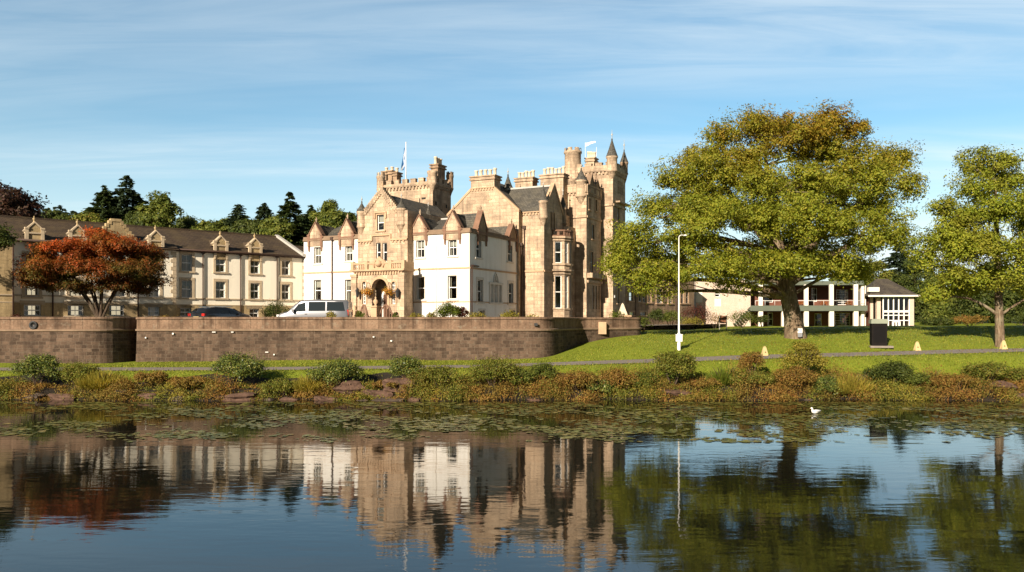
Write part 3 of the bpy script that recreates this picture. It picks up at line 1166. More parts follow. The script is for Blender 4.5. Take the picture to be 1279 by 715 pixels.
b.fbox(FE, aE0, u - .95, zu - .06, zu + .08, -.02, .13); b.fbox(FE, u + .95, aE1, zu - .06, zu + .08, -.02, .13)
b.fbox(FE, u - .95, u + .95, zt, zt + .14, -.02, .13)
for s0 in (-.95, .95):
    b.fbox(FE, u + s0 - .07, u + s0 + .07, zu, zt + .14, -.02, .12)
corbels(b, FE, aE0 + .2, u - 1, zu - .06, .16, .3, .15, .09); corbels(b, FE, u + 1, aE1 - .2, zu - .06, .16, .3, .15, .09)
b.build('hood_mould', TRIM, castle)
rf = MB()
am = ua
v = [(gl - .3, bE + .3, zsE - .3), (gr_ + .5, bE + .3, zsE - .3), (am, bE + .3, zap - .2), (gl - .3, 8.2, zsE - .3), (gr_ + .5, 8.2, zsE - .3), (am, 8.2, zap - .2)]
rf.add(v, [(1, 4, 5, 2), (3, 0, 2, 5), (4, 3, 5)])
rf.build('roof', SLATE, castle)
for px, y0, y1, yc, yt in ((451, 284, 264.5, 252.5, 245), (500.5, 281, 260.5, 249, 239)):
    u = A_(px, bE)
    turret(castle, (u, bE + .1), .40, Z_(y0, u, bE), Z_(y1, u, bE), Z_(yc, u, bE), 0, 14, .8, SAND, SLATE, Z_(yt, u, bE) - Z_(yc, u, bE))

# ---- porch
bP = -2.4
FP = ff(bP)
aP0, aP1 = A_(443, bP), A_(502.5, bP)
zP = Z_(338, aP1, bP)
holes = []
uar = A_(474.3, bP)
zarch = Z_(348.5, uar, bP)
arch_w = (A_(484, bP) - A_(464.6, bP))
holes.append(arch_pts(uar, .15, zarch, arch_w, 12))
for px in (455, 491.7):
    u = A_(px, bP)
    window(FP, holes, u, Z_(380, u, bP), Z_(352, u, bP), .38, castle, TRIM, 'lattice', 0, False, .1, arch=True)
b = MB()
b.facade(FP, [(aP0, G0), (aP1, G0), (aP1, zP), (aP0, zP)], holes, .45)
b.add([(aP1, bP, G0), (aP1, bE, G0), (aP1, bE, zP), (aP1, bP, zP)], [(0, 1, 2, 3)])
b.add([(aP0, bE, G0), (aP0, bP, G0), (aP0, bP, zP), (aP0, bE, zP)], [(0, 1, 2, 3)])
b.add([(aP0, bP, zP), (aP1, bP, zP), (aP1, bE, zP), (aP0, bE, zP)], [(0, 1, 2, 3)])
po = b.build('porch', SAND, castle)
b = MB()
outer = arch_pts(uar, .15, zarch, arch_w, 14); big = arch_pts(uar, .15, zarch + .2, arch_w + .4, 14)
for i in range(1, len(outer) - 1):
    q4 = [outer[i], big[i], big[i + 1], outer[i + 1]]
    b.add([FP.P(x, y, .07) for x, y in q4] + [FP.P(x, y, -.1) for x, y in q4], [(0, 1, 2, 3), (1, 5, 6, 2), (0, 3, 7, 4)])
b.build('arch_moulding', TRIM, po)
b = MB()                                               # clasping buttresses
for u in (aP0, aP1):
    b.box(u - .28, bP - .16, G0, u + .28, bP + .3, zP - .2)
    b.box(u - .34, bP - .22, zP - .45, u + .34, bP + .3, zP - .2)
b.build('buttress', SAND, po)
b = MB()
corbels(b, FP, aP0 - .1, aP1 + .1, zP - .05, .22, .26, .13, .12)
b.fbox(FP, aP0 - .35, aP1 + .35, zP + .02, zP + .16, -.4, .28)
b.fbox(Fr((aP1, 0, 0), (0, 1, 0)), bP - .3, bE, zP - .02, zP + .16, -.2, .28)
b.build('cornice', TRIM, po)
b = MB()                                               # pierced parapet and crest
zq = Z_(327.5, aP1, bP)
b.fbox(FP, aP0 - .25, aP1 + .25, zq - .1, zq + .06, -.12, .16)
k = int((aP1 - aP0) / .22)
for i in range(k + 1):
    u = aP0 + (aP1 - aP0) * i / k
    b.lathe(FP.P(u, zP + .16, .02), [(.05, 0), (.09, .12), (.05, .28), (.08, .40), (.05, max(.44, zq - zP - .26))], 6)
for u in (aP0 - .15, (aP0 + uar) / 2, (aP1 + uar) / 2, aP1 + .15):
    b.fbox(FP, u - .16, u + .16, zP + .16, zq + .14, -.14, .18)
fB = Fr((aP1 + .1, 0, 0), (0, 1, 0))
b.fbox(fB, bP, bE, zP + .16, zq + .06, -.1, .08)
b.build('parapet', TRIM, po)
b = MB()
zc_ = Z_(320.5, uar, bP)
hw = 1.05
pts = [(uar - hw, zP + .16)]
pts = [(uar + hw, zP + .16)]
cr = [(1.0, .55), (.82, .72), (.62, .78), (.48, 1.0), (.3, 1.12), (.14, 1.3)]
hh = (zc_ - zP - .16) / 1.45
right = [(uar + hw * x, zP + .16 + hh * y) for x, y in cr]
left = [(uar - hw * x, zP + .16 + hh * y) for x, y in reversed(cr)]
b.fpoly(FP, [(uar - hw, zP + .16), (uar + hw, zP + .16)] + right + [(uar, zc_)] + left, -.1, .12)
b.lathe(FP.P(uar, zP + .16 + hh * .62, .13), [(0, -.3), (.26, -.18), (.32, 0), (.26, .18), (0, .3)], 10)
for s0 in (-1, 1):
    b.tube([FP.P(uar + s0 * .42, zP + .3, .15), FP.P(uar + s0 * .52, zP + .6, .15), FP.P(uar + s0 * .34, zP + .9, .15)], .07, 5)
b.build('crest', TRIM, po)
b = MB()                                               # inner doorway
b.box(aP0 + .3, bE - .05, 0, aP1 - .3, bE + .0, zP - .1)
b.box(aP0 + .2, bP + .3, .0, aP1 - .2, bE, .12)
b.build('porch_inner_wall', SAND, po)
b = MB(); fD = ff(bE - .06)
ud = uar + .15
b.fbox(fD, ud - .95, ud - .72, .12, 2.7, -.02, .12); b.fbox(fD, ud + .55, ud + .72, .12, 2.7, -.02, .12); b.fbox(fD, ud - .95, ud + .72, 2.7, 2.95, -.02, .12)
b.build('door_frame', PAINT, po)
b = MB(); b.fbox(fD, ud - .72, ud + .55, .12, 2.7, -.02, .05)
for k in range(2):
    for j in range(3):
        b.fbox(fD, ud - .64 + k * .6, ud - .18 + k * .6, .3 + j * .8, .95 + j * .8, .04, .075)
dr = b.build('door', DOORW, po)
b = MB(); b.lathe(fD.P(ud + .4, 1.2, .09), [(0, -.04), (.04, 0), (0, .04)], 8); b.build('door_handle', LEAD, po)
for px, py in ((447.5, 367), (497.5, 367.5)):           # wall lanterns
    u = A_(px, bP - .3); z = Z_(py, u, bP - .3)
    b = MB(); b.lathe((u, bP - .42, z), [(0, -.36), (.05, -.3), (.12, -.26), (.17, .2), (.2, .24), (.06, .42), (.03, .5), (0, .52)], 6, 0, 0, 2 * math.pi, False)
    b.tube([(u, bP - .1, z + .3), (u, bP - .42, z + .5)], .02, 5)
    b.build('lantern', IRON, po)
b = MB()
for i in range(6):
    b.box(uar - 1.5 - .05 * i, bP - .5 - i * .32, -.2, uar + 1.5 + .05 * i, bP + .4 - i * .32 if i else bP + .4, .12 - i * .05)
b.build('step', TRIM, po)
for s0, px0, px1 in ((-1, 459, 444), (1, 474, 488)):   # sweeping stair balustrades
    b = MB(); top = []
    for i in range(7):
        t = i / 6
        u = A_(px0 + (px1 - px0) * t, bP - 1.6); zz = Z_(394 - 13 * math.sin(math.pi * min(1, t * 1.15)) ** .8 * (1 if t < .95 else .8), u, bP - 1.6)
        y = bP - 1.6 + .5 * t
        top.append((u, y, max(zz, .25)))
        b.lathe((u, y, -.2), [(.04, 0), (.06, .25), (.03, .55), (.05, max(.6, zz + .1)), (.03, max(.62, zz + .15))], 6)
    b.tube(top, .075, 6)
    b.build('stair_balustrade', REDSTONE, po)
b = MB(); u = A_(469, bP - 1.8)
b.box(u - .28, bP - 2.05, -.2, u + .28, bP - 1.5, Z_(384, u, bP - 1.8)); z = Z_(384, u, bP - 1.8)
b.box(u - .36, bP - 2.13, z, u + .36, bP - 1.42, z + .12)
b.lathe((u, bP - 1.78, z + .12), [(.12, 0), (.07, .08), (.22, .3), (.17, .45), (.05, .55), (.08, .68), (0, .78)], 10)
b.build('stair_pier', TRIM, po); b = MB()
u2 = A_(442.5, bP - 1.8); b.box(u2 - .28, bP - 2.05, -.2, u2 + .28, bP - 1.5, Z_(389, u2, bP - 1.8))
b.lathe((u2, bP - 1.78, Z_(389, u2, bP - 1.8)), [(.3, 0), (.3, .08), (.1, .1), (.2, .3), (0, .5)], 10)
b.build('stair_pier', TRIM, po)

# ---- white wing left of the porch
aL0 = A_(379.5, 0)
holes = []
for px, y0, y1, ww, st, bl in ((397, 329.5, 309, .78, 'sash4', .5), (436, 326.5, 306, .78, 'sash4', .5), (396.8, 376, 350, .82, 'sash2', .35), (436, 377, 349.5, .82, 'sash2', .3)):
    u = A_(px, 0)
    window(F0, holes, u, Z_(y0, u, 0), Z_(y1, u, 0), ww, castle, HARLTRIM, st, bl, True, .13)
white_wall(F0, aL0, aE0 + .3, holes)
eaves_course(F0, aL0, aE0)
for px, top in ((394.3, 280), (433.3, 275.5)):
    u = A_(px, 0)
    gablet(F0, u, eave, .74, Z_(top, u, 0) - eave - .1, castle, 1.0, 2.6, vwin=Z_(308, u, 0))
downpipe(castle, F0, A_(415.5, 0), -.2, eave - .1)
rf = MB(); roof_a(rf, aL0, aE0 + 2, .3, 8, eave + .2, Z_(276, -14, 4), 2.5, 0)
rf.build('roof', SLATE, castle)
b = MB(); shell(b, aL0, aE0, 0, 8, G0, eave, 'LB'); b.build('wall', HARL, castle)
b = MB(); b.box(aE1, bW, G0, -.2, bW + .2, eave); b.build('wall', SAND, castle)
b = MB(); b.tube([(aL0 + 3, 4, eave), (aL0 + 3, 4, Z_(268, aL0 + 3, 4) + .6)], .02, 5); b.build('aerial', IRON, castle)

# ---- flag tower
bT = 9.0
aT0, aT1 = A_(473.5, bT), A_(540.5, bT)
bT1 = B_(563.2, aT1)
FT, FTR = ff(bT), fr(aT1)
zc_ = Z_(231, aT1, bT)
zpw = Z_(224.5, aT1, bT)
b = MB(); shell(b, aT0, aT1, bT, bT1, G0, zc_, 'FRBL')
b.build('wall', SAND, castle)
b = MB()
for F, u0, u1 in ((FT, aT0, aT1), (FTR, bT, bT1)):
    corbels(b, F, u0, u1, zc_, .26, .38, .18, .14)
    b.fbox(F, u0 - .05, u1 + .05, zc_ + .08, zc_ + .22, -.1, .22)
    battlement(b, F, u0, u1, zc_ + .2, zpw - zc_ - .35, .52, .36, .33, -.2, .14)
back = Fr((aT1, bT1, 0), (-1, 0, 0)); lft = Fr((aT0, bT1, 0), (0, -1, 0))
battlement(b, back, 0, aT1 - aT0, zc_ + .1, .5, .6, .4, .35); battlement(b, lft, 0, bT1 - bT, zc_ + .1, .5, .6, .4, .35)
b.box(aT0, bT, zc_ - .1, aT1, bT1, zc_ + .05)
b.build('battlements', SAND, castle)


def round_bartizan(a, bb, r, z0, z1, crown=True, stone=SAND, n=18, corb=.8):
    q = MB()
    q.lathe((a, bb, 0), [(0.05, z0 - corb), (r * .5, z0 - corb * .6), (r * .55, z0 - corb * .5), (r * .85, z0 - corb * .2), (r * 1.06, z0), (r * 1.06, z0 + .12), (r, z0 + .15), (r, z1 - .3), (r * 1.1, z1 - .24), (r * 1.12, z1 - .05), (r, z1), (r * .7, z1), (r * .7, z0)], n)
    if crown:
        for k in range(7):
            q.lathe((a, bb, z1 - .02), [(r * .72, 0), (r * 1.04, 0), (r * 1.04, .32), (r * .72, .32), (r * .72, 0)], 3, 0, 2 * math.pi * k / 7, 2 * math.pi * (k + .55) / 7, False)
    return q.build('bartizan', stone, castle)


round_bartizan(aT1 - .1, bT + .1, .47, zc_ + .05, Z_(213.5, aT1, bT), False)
round_bartizan(aT0 + .12, bT + .12, .40, zc_ - .1, Z_(220, aT0, bT), True)
round_bartizan(aT1 - .08, bT1 - .08, .36, zc_ + .05, Z_(219, aT1, bT1), True, SANDDRK)
chimney(castle, aT1 - .95, aT1 - .15, bT + 1.2, bT + 2.6, zc_, Z_(207, aT1, bT + 2), 3, SANDDRK, .7, 'b')
for i, (pxa, pxb, yt) in enumerate(((481, 486, 214), (488, 493, 213), (494, 499, 215))):
    a0, a1 = A_(pxa, bT1 - .8), A_(pxb, bT1 - .8)
    chimney(castle, a0, a1, bT1 - 1.3, bT1 - .5, zc_, Z_(yt + 2, a0, bT1 - .8), 1, SANDDRK, .5)
b = MB()
b.fbox(FT, A_(524.2, bT) - .05, A_(524.2, bT) + .05, Z_(257, -6, bT), Z_(244, -6, bT), -.02, .02)
u = A_(529, bT); b.fbox(FT, u - .2, u + .25, Z_(249, u, bT), Z_(247, u, bT), -.02, .06)
for uu, yy in ((bT + .6, 252), (bT + 2.6, 256), (bT + 1.6, 262), (bT + 1.0, 268)):
    b.fbox(FTR, uu - .13, uu + .13, Z_(yy, aT1, uu) - .35, Z_(yy, aT1, uu), -.02, .02)
b.build('arrow_slit', DARKIN, castle)
# flag on its staff
a_ = A_(507, bT + 1.8); z0 = zc_; z1 = Z_(179, a_, bT + 1.8)
fl = empty('flagpole', (0, 0, 0)); fl.parent = castle
b = MB(); b.tube([(a_, bT + 1.8, z0), (a_, bT + 1.8, z1)], [.06, .035], 7); b.lathe((a_, bT + 1.8, z1), [(.03, 0), (.08, .06), (0, .14)], 8)
b.build('pole', METALW, fl)
m_flag, nt, bs, out = new_mat('blue_saltire_flag')
tc = N(nt, 'ShaderNodeTexCoord'); sp = N(nt, 'ShaderNodeSeparateXYZ'); nt.links.new(tc.outputs['UV'], sp.inputs[0])
d1 = math_n(nt, 'ABSOLUTE', math_n(nt, 'SUBTRACT', sp.outputs[0], sp.outputs[1]))
d2 = math_n(nt, 'ABSOLUTE', math_n(nt, 'SUBTRACT', math_n(nt, 'ADD', sp.outputs[0], sp.outputs[1]), 1.0))
dm = math_n(nt, 'MINIMUM', d1, d2)
nt.links.new(mixc(nt, math_n(nt, 'LESS_THAN', dm, 0.11), (0.03, 0.13, 0.30), (0.75, 0.75, 0.72)), bs.inputs['Base Color'])
bs.inputs['Roughness'].default_value = .8
b = MB(); nu, nv = 6, 10                                # hanging limply, folded
vs = []; uvl = []
for j in range(nv + 1):
    for i in range(nu + 1):
        x = i / nu; y = j / nv
        vs.append((a_ - .05 - x * (.26 + .16 * y), bT + 1.8 + .22 * math.sin(x * 9 + y * 2) * x, z1 - .2 - y * 2.3 - x * .75 * (1 - y * .6)))
        uvl.append((x, 1 - y))
fs = [(j * (nu + 1) + i, j * (nu + 1) + i + 1, (j + 1) * (nu + 1) + i + 1, (j + 1) * (nu + 1) + i) for j in range(nv) for i in range(nu)]
b.add(vs, fs, 0, [[uvl[k] for k in f] for f in fs], True)
b.build('flag', m_flag, fl)

# ---- plain gable with the big chimney
bG = bW
FG = ff(bG)
aG1 = A_(648, bG)
aGl, aGr = A_(588.3, bG), A_(617.5, bG)
zGe = Z_(264, aG1, bG); zGt = Z_(235, aGr, bG)
aG0 = aGl - (aG1 - aGr) * 1.02
b = MB()
b.facade(FG, [(aG0, G0), (aG1, G0), (aG1, zGe), (aGr, zGt), (aGl, zGt), (aG0, zGe)], [], .1)
b.add([(aG1, bG, G0), (aG1, bG + 7, G0), (aG1, bG + 7, zGe), (aG1, bG, zGe)], [(0, 1, 2, 3)])
b.add([(aG0, bG + 7, G0), (aG0, bG, G0), (aG0, bG, zGe), (aG0, bG + 7, zGe)], [(0, 1, 2, 3)])
b.build('wall', SAND, castle)
b = MB()
am = (aGl + aGr) / 2; zam = zGt + (aGr - aGl) / 2 * (zGt - zGe) / (aG1 - aGr)
v = [(aG0 - .1, bG + .25, zGe - .05), (aG1 + .1, bG + .25, zGe - .05), (am, bG + .25, zam - .05), (aG0 - .1, bG + 7, zGe - .05), (aG1 + .1, bG + 7, zGe - .05), (am, bG + 7, zam - .05)]
b.add(v, [(1, 4, 5, 2), (3, 0, 2, 5), (4, 3, 5), (0, 1, 2)])
b.build('roof', SLATE, castle)
b = MB()
for x0, z0, x1, z1 in ((aG1 + .06, zGe, aGr, zGt), (aG0 - .06, zGe, aGl, zGt)):
    sg = 1 if x0 > x1 else -1
    pts = [(x0, z0 - .1), (x0, z0 + .16), (x1, z1 + .16), (x1, z1 - .1)]
    b.fpoly(FG, pts if sg > 0 else pts[::-1], -.32, .07)
corbels(b, FG, aGl + .05, aGr - .05, zGt + .05, .2, .3, .15, .1)
u = A_(611.5, bG); b.fbox(FG, u - .22, u + .22, Z_(250, u, bG), Z_(248.5, u, bG), -.02, .05)
b.build('skew_coping', TRIM, castle)
chimney(castle, aGl, aGr, bG - .02, bG + 1.25, zGt - .2, Z_(219, aGr, bG), 5, SAND, .75)

# ---- stone block with the bay window; its gable looks right
bM = bW + .75
aM0, aM1 = aG1, A_(679.5, bM)
bM1 = B_(704, aM1)
FM, FMR = ff(bM), fr(aM1)
zMe = Z_(265.5, aM1 - 1, bM); bmid = (bM + bM1) / 2
zMa = Z_(231, aM1, bmid)
holes = []
uw = B_(690.2, aM1)
for k in (-.3, .3):
    window(FMR, holes, uw + k, Z_(287.5, aM1, uw), Z_(265.5, aM1, uw), .38, castle, TRIM, 'sash2', 0, False, .08, arch=True)
b = MB()
b.facade(FM, [(aM0 - .3, G0), (aM1, G0), (aM1, zMe), (aM0 - .3, zMe)], [], .1)
b.facade(FMR, [(bM, G0), (bM1, G0), (bM1, zMe), (bmid, zMa), (bM, zMe)], holes, .2)
b.build('wall', SAND, castle)
b = MB()
roof_a(b, aM0 - 5, aM1 - .12, bM - .12, bM1 + .1, zMe - .02, zMa - .1, 0, 0)
ro = b.build('roof', SLATE, castle)
q = MB(); q.box(aM0 - 4, bmid - .13, zMa - .16, aM1 - .2, bmid + .13, zMa - .0); q.build('ridge_lead', LEAD, ro)
b = MB()
for b0_ in (bM, bM1):
    pts = [(b0_, zMe - .1), (b0_, zMe + .22), (bmid, zMa + .2), (bmid, zMa - .1)]
    b.fpoly(FMR, pts if b0_ > bmid else pts[::-1], -.32, .08)
b.build('skew_coping', TRIM, castle); b = MB(); corbels(b, FM, aM0, aM1 - .2, zMe, .22, .3, .15, .1); b.build('corbel_table', TRIM, castle); b = MB()
zst = Z_(338.5, aM1, bM)
b.fbox(FM, aM0, aM1, zst - .08, zst + .08, -.02, .09); b.fbox(FMR, bM, bM1 + .5, zst - .08, zst + .08, -.02, .09)
b.build('string_course', TRIM, castle); b = MB()
b.fbox(FM, aM0, aM1 + .06, 0, .5, -.02, .07); b.fbox(FMR, bM, bM1, 0, .5, -.02, .07)
b.build('base_course', TRIM, castle)
turret(castle, (aM1 - .12, bM + .12), .42, Z_(272.5, aM1, bM), Z_(251, aM1, bM), Z_(233, aM1, bM), 0, 8, .9, SAND, SLATE, .5)
turret(castle, (aM1 - .1, bM1 + .05), .35, Z_(280, aM1, bM1), Z_(260, aM1, bM1), Z_(244, aM1, bM1), 0, 14, .9, SANDDRK, SLATE, .9)
downpipe(castle, Fr((aG1, 0, 0), (0, 1, 0)), bG + .35, -.3, zGe - 3.2)
downpipe(castle, FM, aM0 + .25, -.3, zMe - 1.5)
# bay window: canted bay two storeys high
ub = B_(697.5, aM1)
hwid, dep = 1.55, 1.25
prof = [(-hwid, 0), (-hwid * .62, dep * .80), (-hwid * .2, dep), (hwid * .2, dep), (hwid * .62, dep * .80), (hwid, 0)]
zb = [G0, Z_(391, aM1 + 1, ub), Z_(345.5, aM1 + 1, ub), Z_(334, aM1 + 1, ub), Z_(299.5, aM1 + 1, ub), Z_(298, aM1 + 1, ub)]
bay = MB()
P3 = [Vector((aM1 + d, ub + u, 0)) for u, d in prof]
zlo0, zlo1, zhi0, zhi1 = Z_(385.5, aM1 + 1, ub), Z_(345, aM1 + 1, ub), Z_(329.5, aM1 + 1, ub), Z_(303, aM1 + 1, ub)
ztop = Z_(298, aM1 + 1, ub)
bayroot = empty('bay_window', (0, 0, 0)); bayroot.parent = castle
for i in range(5):
    p, q_ = P3[i], P3[i + 1]
    Fb = Fr(p, q_ - p); L = (q_ - p).length
    hb = []
    if i in (0, 1, 3, 4) or True:
        ww = min(.62, L - .26)
        if i != 2:
            pass
        window(Fb, hb, L / 2, zlo0, zlo1, ww, castle, None, 'sash2', .0, True, .1, .12)
        window(Fb, hb, L / 2, zhi0, zhi1, ww, castle, None, 'sash2', .35, True, .1, .12)
    bay.facade(Fb, [(0, G0), (L, G0), (L, ztop), (0, ztop)], hb, .14)
    for z, hgt, d in ((zlo0 - .12, .12, .08), (zlo1 + .12, .1, .1), (zlo1 + .42, .16, .2), (zhi0 - .2, .14, .12), (zhi1 + .08, .1, .1), (ztop - .06, .16, .16), (.55, .1, .08)):
        bay.fbox(Fb, -.06, L + .06, z, z + hgt, -.1, d)
bay.add([(v.x, v.y, ztop) for v in P3], [(0, 1, 2, 3, 4, 5)])
bay.build('bay_wall', SAND, bayroot)
q = MB()
zp0, zp1 = ztop + .08, Z_(288.5, aM1 + 1, ub)
for i in range(5):
    p, q_ = P3[i], P3[i + 1]
    Fb = Fr(p, q_ - p); L = (q_ - p).length
    q.fbox(Fb, -.05, L + .05, zp0, zp0 + .14, -.1, .12); q.fbox(Fb, -.05, L + .05, zp1 - .14, zp1, -.1, .14)
    n = max(2, int(L / .42))
    for k in range(n + 1):
        u = L * k / n; q.fbox(Fb, max(0, u - .11), min(L, u + .11), zp0 + .14, zp1 - .14, -.06, .08)
q.build('balcony_parapet', REDSTONE, bayroot)

# ---- tall link blocks between bay gable and great tower
bN = bM1 + 1.7
aN1 = A_(732.5, bN)
bN1 = B_(750.5, aN1)
FN, FNR = ff(bN), fr(aN1)
zNt = Z_(240, aN1, bN); zNs = Z_(270.5, aN1, bN)
b = MB(); shell(b, aM1 - 3, aM1 + .55, bM1 - .2, bN + .2, G0, Z_(283, aM1 + .5, bM1), 'FRT'); b.build('wall', SAND, castle)
holes = []
for px, y0, y1, ww in ((736.5, 262, 248, .5), (744.5, 264, 250, .5), (740.5, 299, 281, .7), (739, 341, 315, .85), (741, 386, 357.5, .5), (744.8, 386, 357.5, .5), (748.2, 386, 357.5, .4)):
    u = B_(px, aN1)
    window(FNR, holes, u, Z_(y0, aN1, u), Z_(y1, aN1, u), ww, castle, TRIM if y1 < 340 else None, 'sash2', .0, False, .1)
b = MB()
b.facade(FN, [(aM1 - 4, G0), (aN1, G0), (aN1, zNt), (aM1 - 4, zNt)], [], .1)
b.facade(FNR, [(bN, G0), (bN1, G0), (bN1, zNt), (bN, zNt)], holes, .2)
b.build('wall', SAND, castle)
b = MB()
for F, u0, u1 in ((FN, aM1 - 4, aN1), (FNR, bN, bN1)):
    corbels(b, F, u0, u1, zNt, .26, .36, .17, .12)
    b.fbox(F, u0, u1, zNt + .08, Z_(231.5, aN1, bN), -.3, .12)
    b.fbox(F, u0, u1, Z_(231.5, aN1, bN), Z_(231.5, aN1, bN) + .12, -.34, .17)
    b.fbox(F, u0, u1, zNs - .1, zNs + .1, -.05, .13)
    b.build('parapet', SAND, castle); b = MB()
b.fbox(FNR, bN + .2, bN1, Z_(347, aN1, bN), Z_(341, aN1, bN), -.05, .55)
b.fbox(FNR, bN + .1, bN1, Z_(353, aN1, bN), Z_(350, aN1, bN), -.05, .2)
b.build('balcony', SAND, castle); b = MB()
b.box(aM1 - 4, bN, zNt - .1, aN1, bN1, zNt + .06)
b.build('roof_deck', SAND, castle)
for uu, hp_ in ((bN + 1.3, 1.2), (bN + 2.9, 1.0)):
    gablet(FNR, uu, Z_(231.5, aN1, bN) - .2, .62, hp_, castle, .7, 1.2, SANDDRK, BROWNTRIM)
turret(castle, (A_(725.5, bN), bN + .1), .52, Z_(245, aN1, bN), Z_(225, aN1, bN), Z_(210.5, aN1, bN), 0, 18, .9, SAND, SLATE, .7)

# ---- great tower
bK = bN1 + .3
aK0, aK1 = A_(705.5, bK), A_(765.5, bK)
bK1 = B_(781, aK1)
FK, FKR = ff(bK), fr(aK1)
zKc = Z_(213.5, aK1, bK)
holes = []
u = B_(774.5, aK1)
for k in (-.62, 0, .62):
    window(FKR, holes, u + k, Z_(243, aK1, u), Z_(227, aK1, u), .42, castle, None, 'sash2', 0, False)
u2 = B_(772, aK1)
window(FKR, holes, u2, Z_(277, aK1, u2), Z_(260, aK1, u2), .8, castle, TRIM, 'sash2', 0, False)
window(FKR, holes, u2, Z_(330, aK1, u2), Z_(306, aK1, u2), .8, castle, TRIM, 'sash2', 0, False)
window(FKR, holes, u2, Z_(379, aK1, u2), Z_(355, aK1, u2), .8, castle, TRIM, 'sash2', 0, False)
b = MB()
b.facade(FK, [(aK0, G0), (aK1, G0), (aK1, zKc), (aK0, zKc)], [], .1)
b.facade(FKR, [(bK, G0), (bK1, G0), (bK1, zKc), (bK, zKc)], holes, .2)
shell(b, aK0, aK1, bK, bK1, G0, zKc, 'LB')
b.build('wall', SAND, castle)
b = MB()
zKp = Z_(204, aK1, bK)
for F, u0, u1 in ((FK, aK0, aK1), (FKR, bK, bK1)):
    corbels(b, F, u0, u1, zKc, .28, .4, .2, .16)
    b.fbox(F, u0, u1, zKc + .08, zKc + .24, -.2, .24)
    battlement(b, F, u0, u1, zKc + .2, (zKp - zKc) * .55, .6, .42, (zKp - zKc) * .30, -.25, .16)
    b.fbox(F, u0, u1, Z_(257, aK1, bK), Z_(254.5, aK1, bK), -.05, .14)
battlement(b, Fr((aK1, bK1, 0), (-1, 0, 0)), 0, aK1 - aK0, zKc + .1, .55, .6, .4, .35)
b.box(aK0, bK, zKc - .1, aK1, bK1, zKc + .05)
u = B_(771, aK1); b.fbox(FKR, bK + .8, bK1 + .3, Z_(254, aK1, u), Z_(252, aK1, u), -.1, .5)
b.build('battlements', SAND, castle)
turret(castle, (aK1 - .15, bK + .15), .54, Z_(214, aK1, bK), Z_(195.5, aK1, bK), Z_(174, aK1, bK), 0, 18, 1.0, SAND, SLATE, 1.0)
turret(castle, (aK1 - .1, bK1 - .1), .40, Z_(218, aK1, bK1), Z_(203.5, aK1, bK1), Z_(188, aK1, bK1), 0, 16, 1.3, SANDDRK, SLATE, 1.1)
round_bartizan(A_(714, bK), bK + .35, .86, Z_(225, aK0, bK), Z_(189.5, aK0, bK), True, SAND, 20, 1.4)
a0, a1 = A_(733.5, bK + 2), A_(743.5, bK + 2)
chimney(castle, a0, a1, bK + 1.6, bK + 2.6, zKc, Z_(199, a0, bK + 2), 4, SAND, .7)
for px, yt in ((745, 184), (731, 178)):
    a_ = A_(px, bK + 3); b = MB(); b.tube([(a_, bK + 3, zKc), (a_, bK + 3, Z_(yt, a_, bK + 3))], .018, 6); b.build('mast', METALW, castle)
a_ = A_(731, bK + 3); z_ = Z_(179, a_, bK + 3)
b = MB(); vs = []; 
for i in range(9):
    x = i / 8
    for s0 in (0, 1):
        vs.append((a_ + x * 1.15, bK + 3 + .08 * math.sin(x * 8), z_ - s0 * (.36 - .22 * x) + .12 * x))
b.add(vs, [(2 * i, 2 * i + 1, 2 * i + 3, 2 * i + 2) for i in range(8)], 0, None, True); b.build('pennant', METALW, castle)

# ---- middle chimneys and stair spirelet behind the bay block
bb = bM1 + .6
for p0, p1, yt, n, zb_ in ((643.5, 665, 223.5, 5, 262), (675, 703.5, 219.5, 6, 262)):
    a0, a1 = A_(p0, bb), A_(p1, bb)
    chimney(castle, a0, a1, bb, bb + 1.2, Z_(zb_, a0, bb), Z_(yt, a0, bb), n, SAND, .72)
bb2 = bG + 3.5
a_ = A_(634.5, bb2)
turret(castle, (a_, bb2), .47, Z_(262, a_, bb2), Z_(237, a_, bb2), Z_(219, a_, bb2), 0, 16, .6, SAND, SLATE, .7)
b = MB(); shell(b, aT1, aM1, bM1, bM1 + 3, G0, Z_(268, aM1, bM1), 'FRBLT'); b.build('wall', SAND, castle)

# ---- shaded service wing running back from the tower
o2 = Vector((aK1 - 1.5, bK1 - .3, 0))
cR, sR = H.c, H.s
wd = Vector((0.66, 0.75, 0))
ld = Vector((wd.x * cR + wd.y * sR, -wd.x * sR + wd.y * cR, 0)).normalized()
FS = Fr(o2, ld)


def uS(px):
    best = None
    for k in np.arange(0, 45, .05):
        p = FS.P(k, 0, 0); X = H.C[0] + p.x * cR - p.y * sR; Y = H.C[1] + p.x * sR + p.y * cR
        if (X / Y) * FPX + CX >= px:
            return float(k), Y
    return 45.0, Y


holes = []
sz = lambda py, Y: CAMZ - (py - HY) / FPX * Y - TER
for px, y0, y1, ww in ((788, 376, 365, .8), (799.5, 377, 358, .75), (804, 378, 368, .7), (811, 378, 359, .7), (823.5, 379, 361, 1.35), (837, 379, 362, .9), (852, 379, 364, .8), (858, 379, 364, .8), (789, 394, 390, 1.0), (803, 394, 390, 1.2)):
    u, Y = uS(px)
    window(FS, holes, u, sz(y0, Y), sz(y1, Y), ww, castle, TRIM, 'sash2', 0, False, .14)
uend = uS(867)[0]
b = MB(); zS = 5.7
b.facade(FS, [(0, G0 - .5), (uend, G0 - .5), (uend, zS), (0, zS)], holes, .2)
b.add([FS.P(uend, G0, 0), FS.P(uend, G0, -9), FS.P(uend, zS, -9), FS.P(uend, zS, 0)], [(0, 1, 2, 3)])
b.build('wall', SANDDRK, castle)
b = MB(); P = FS.P
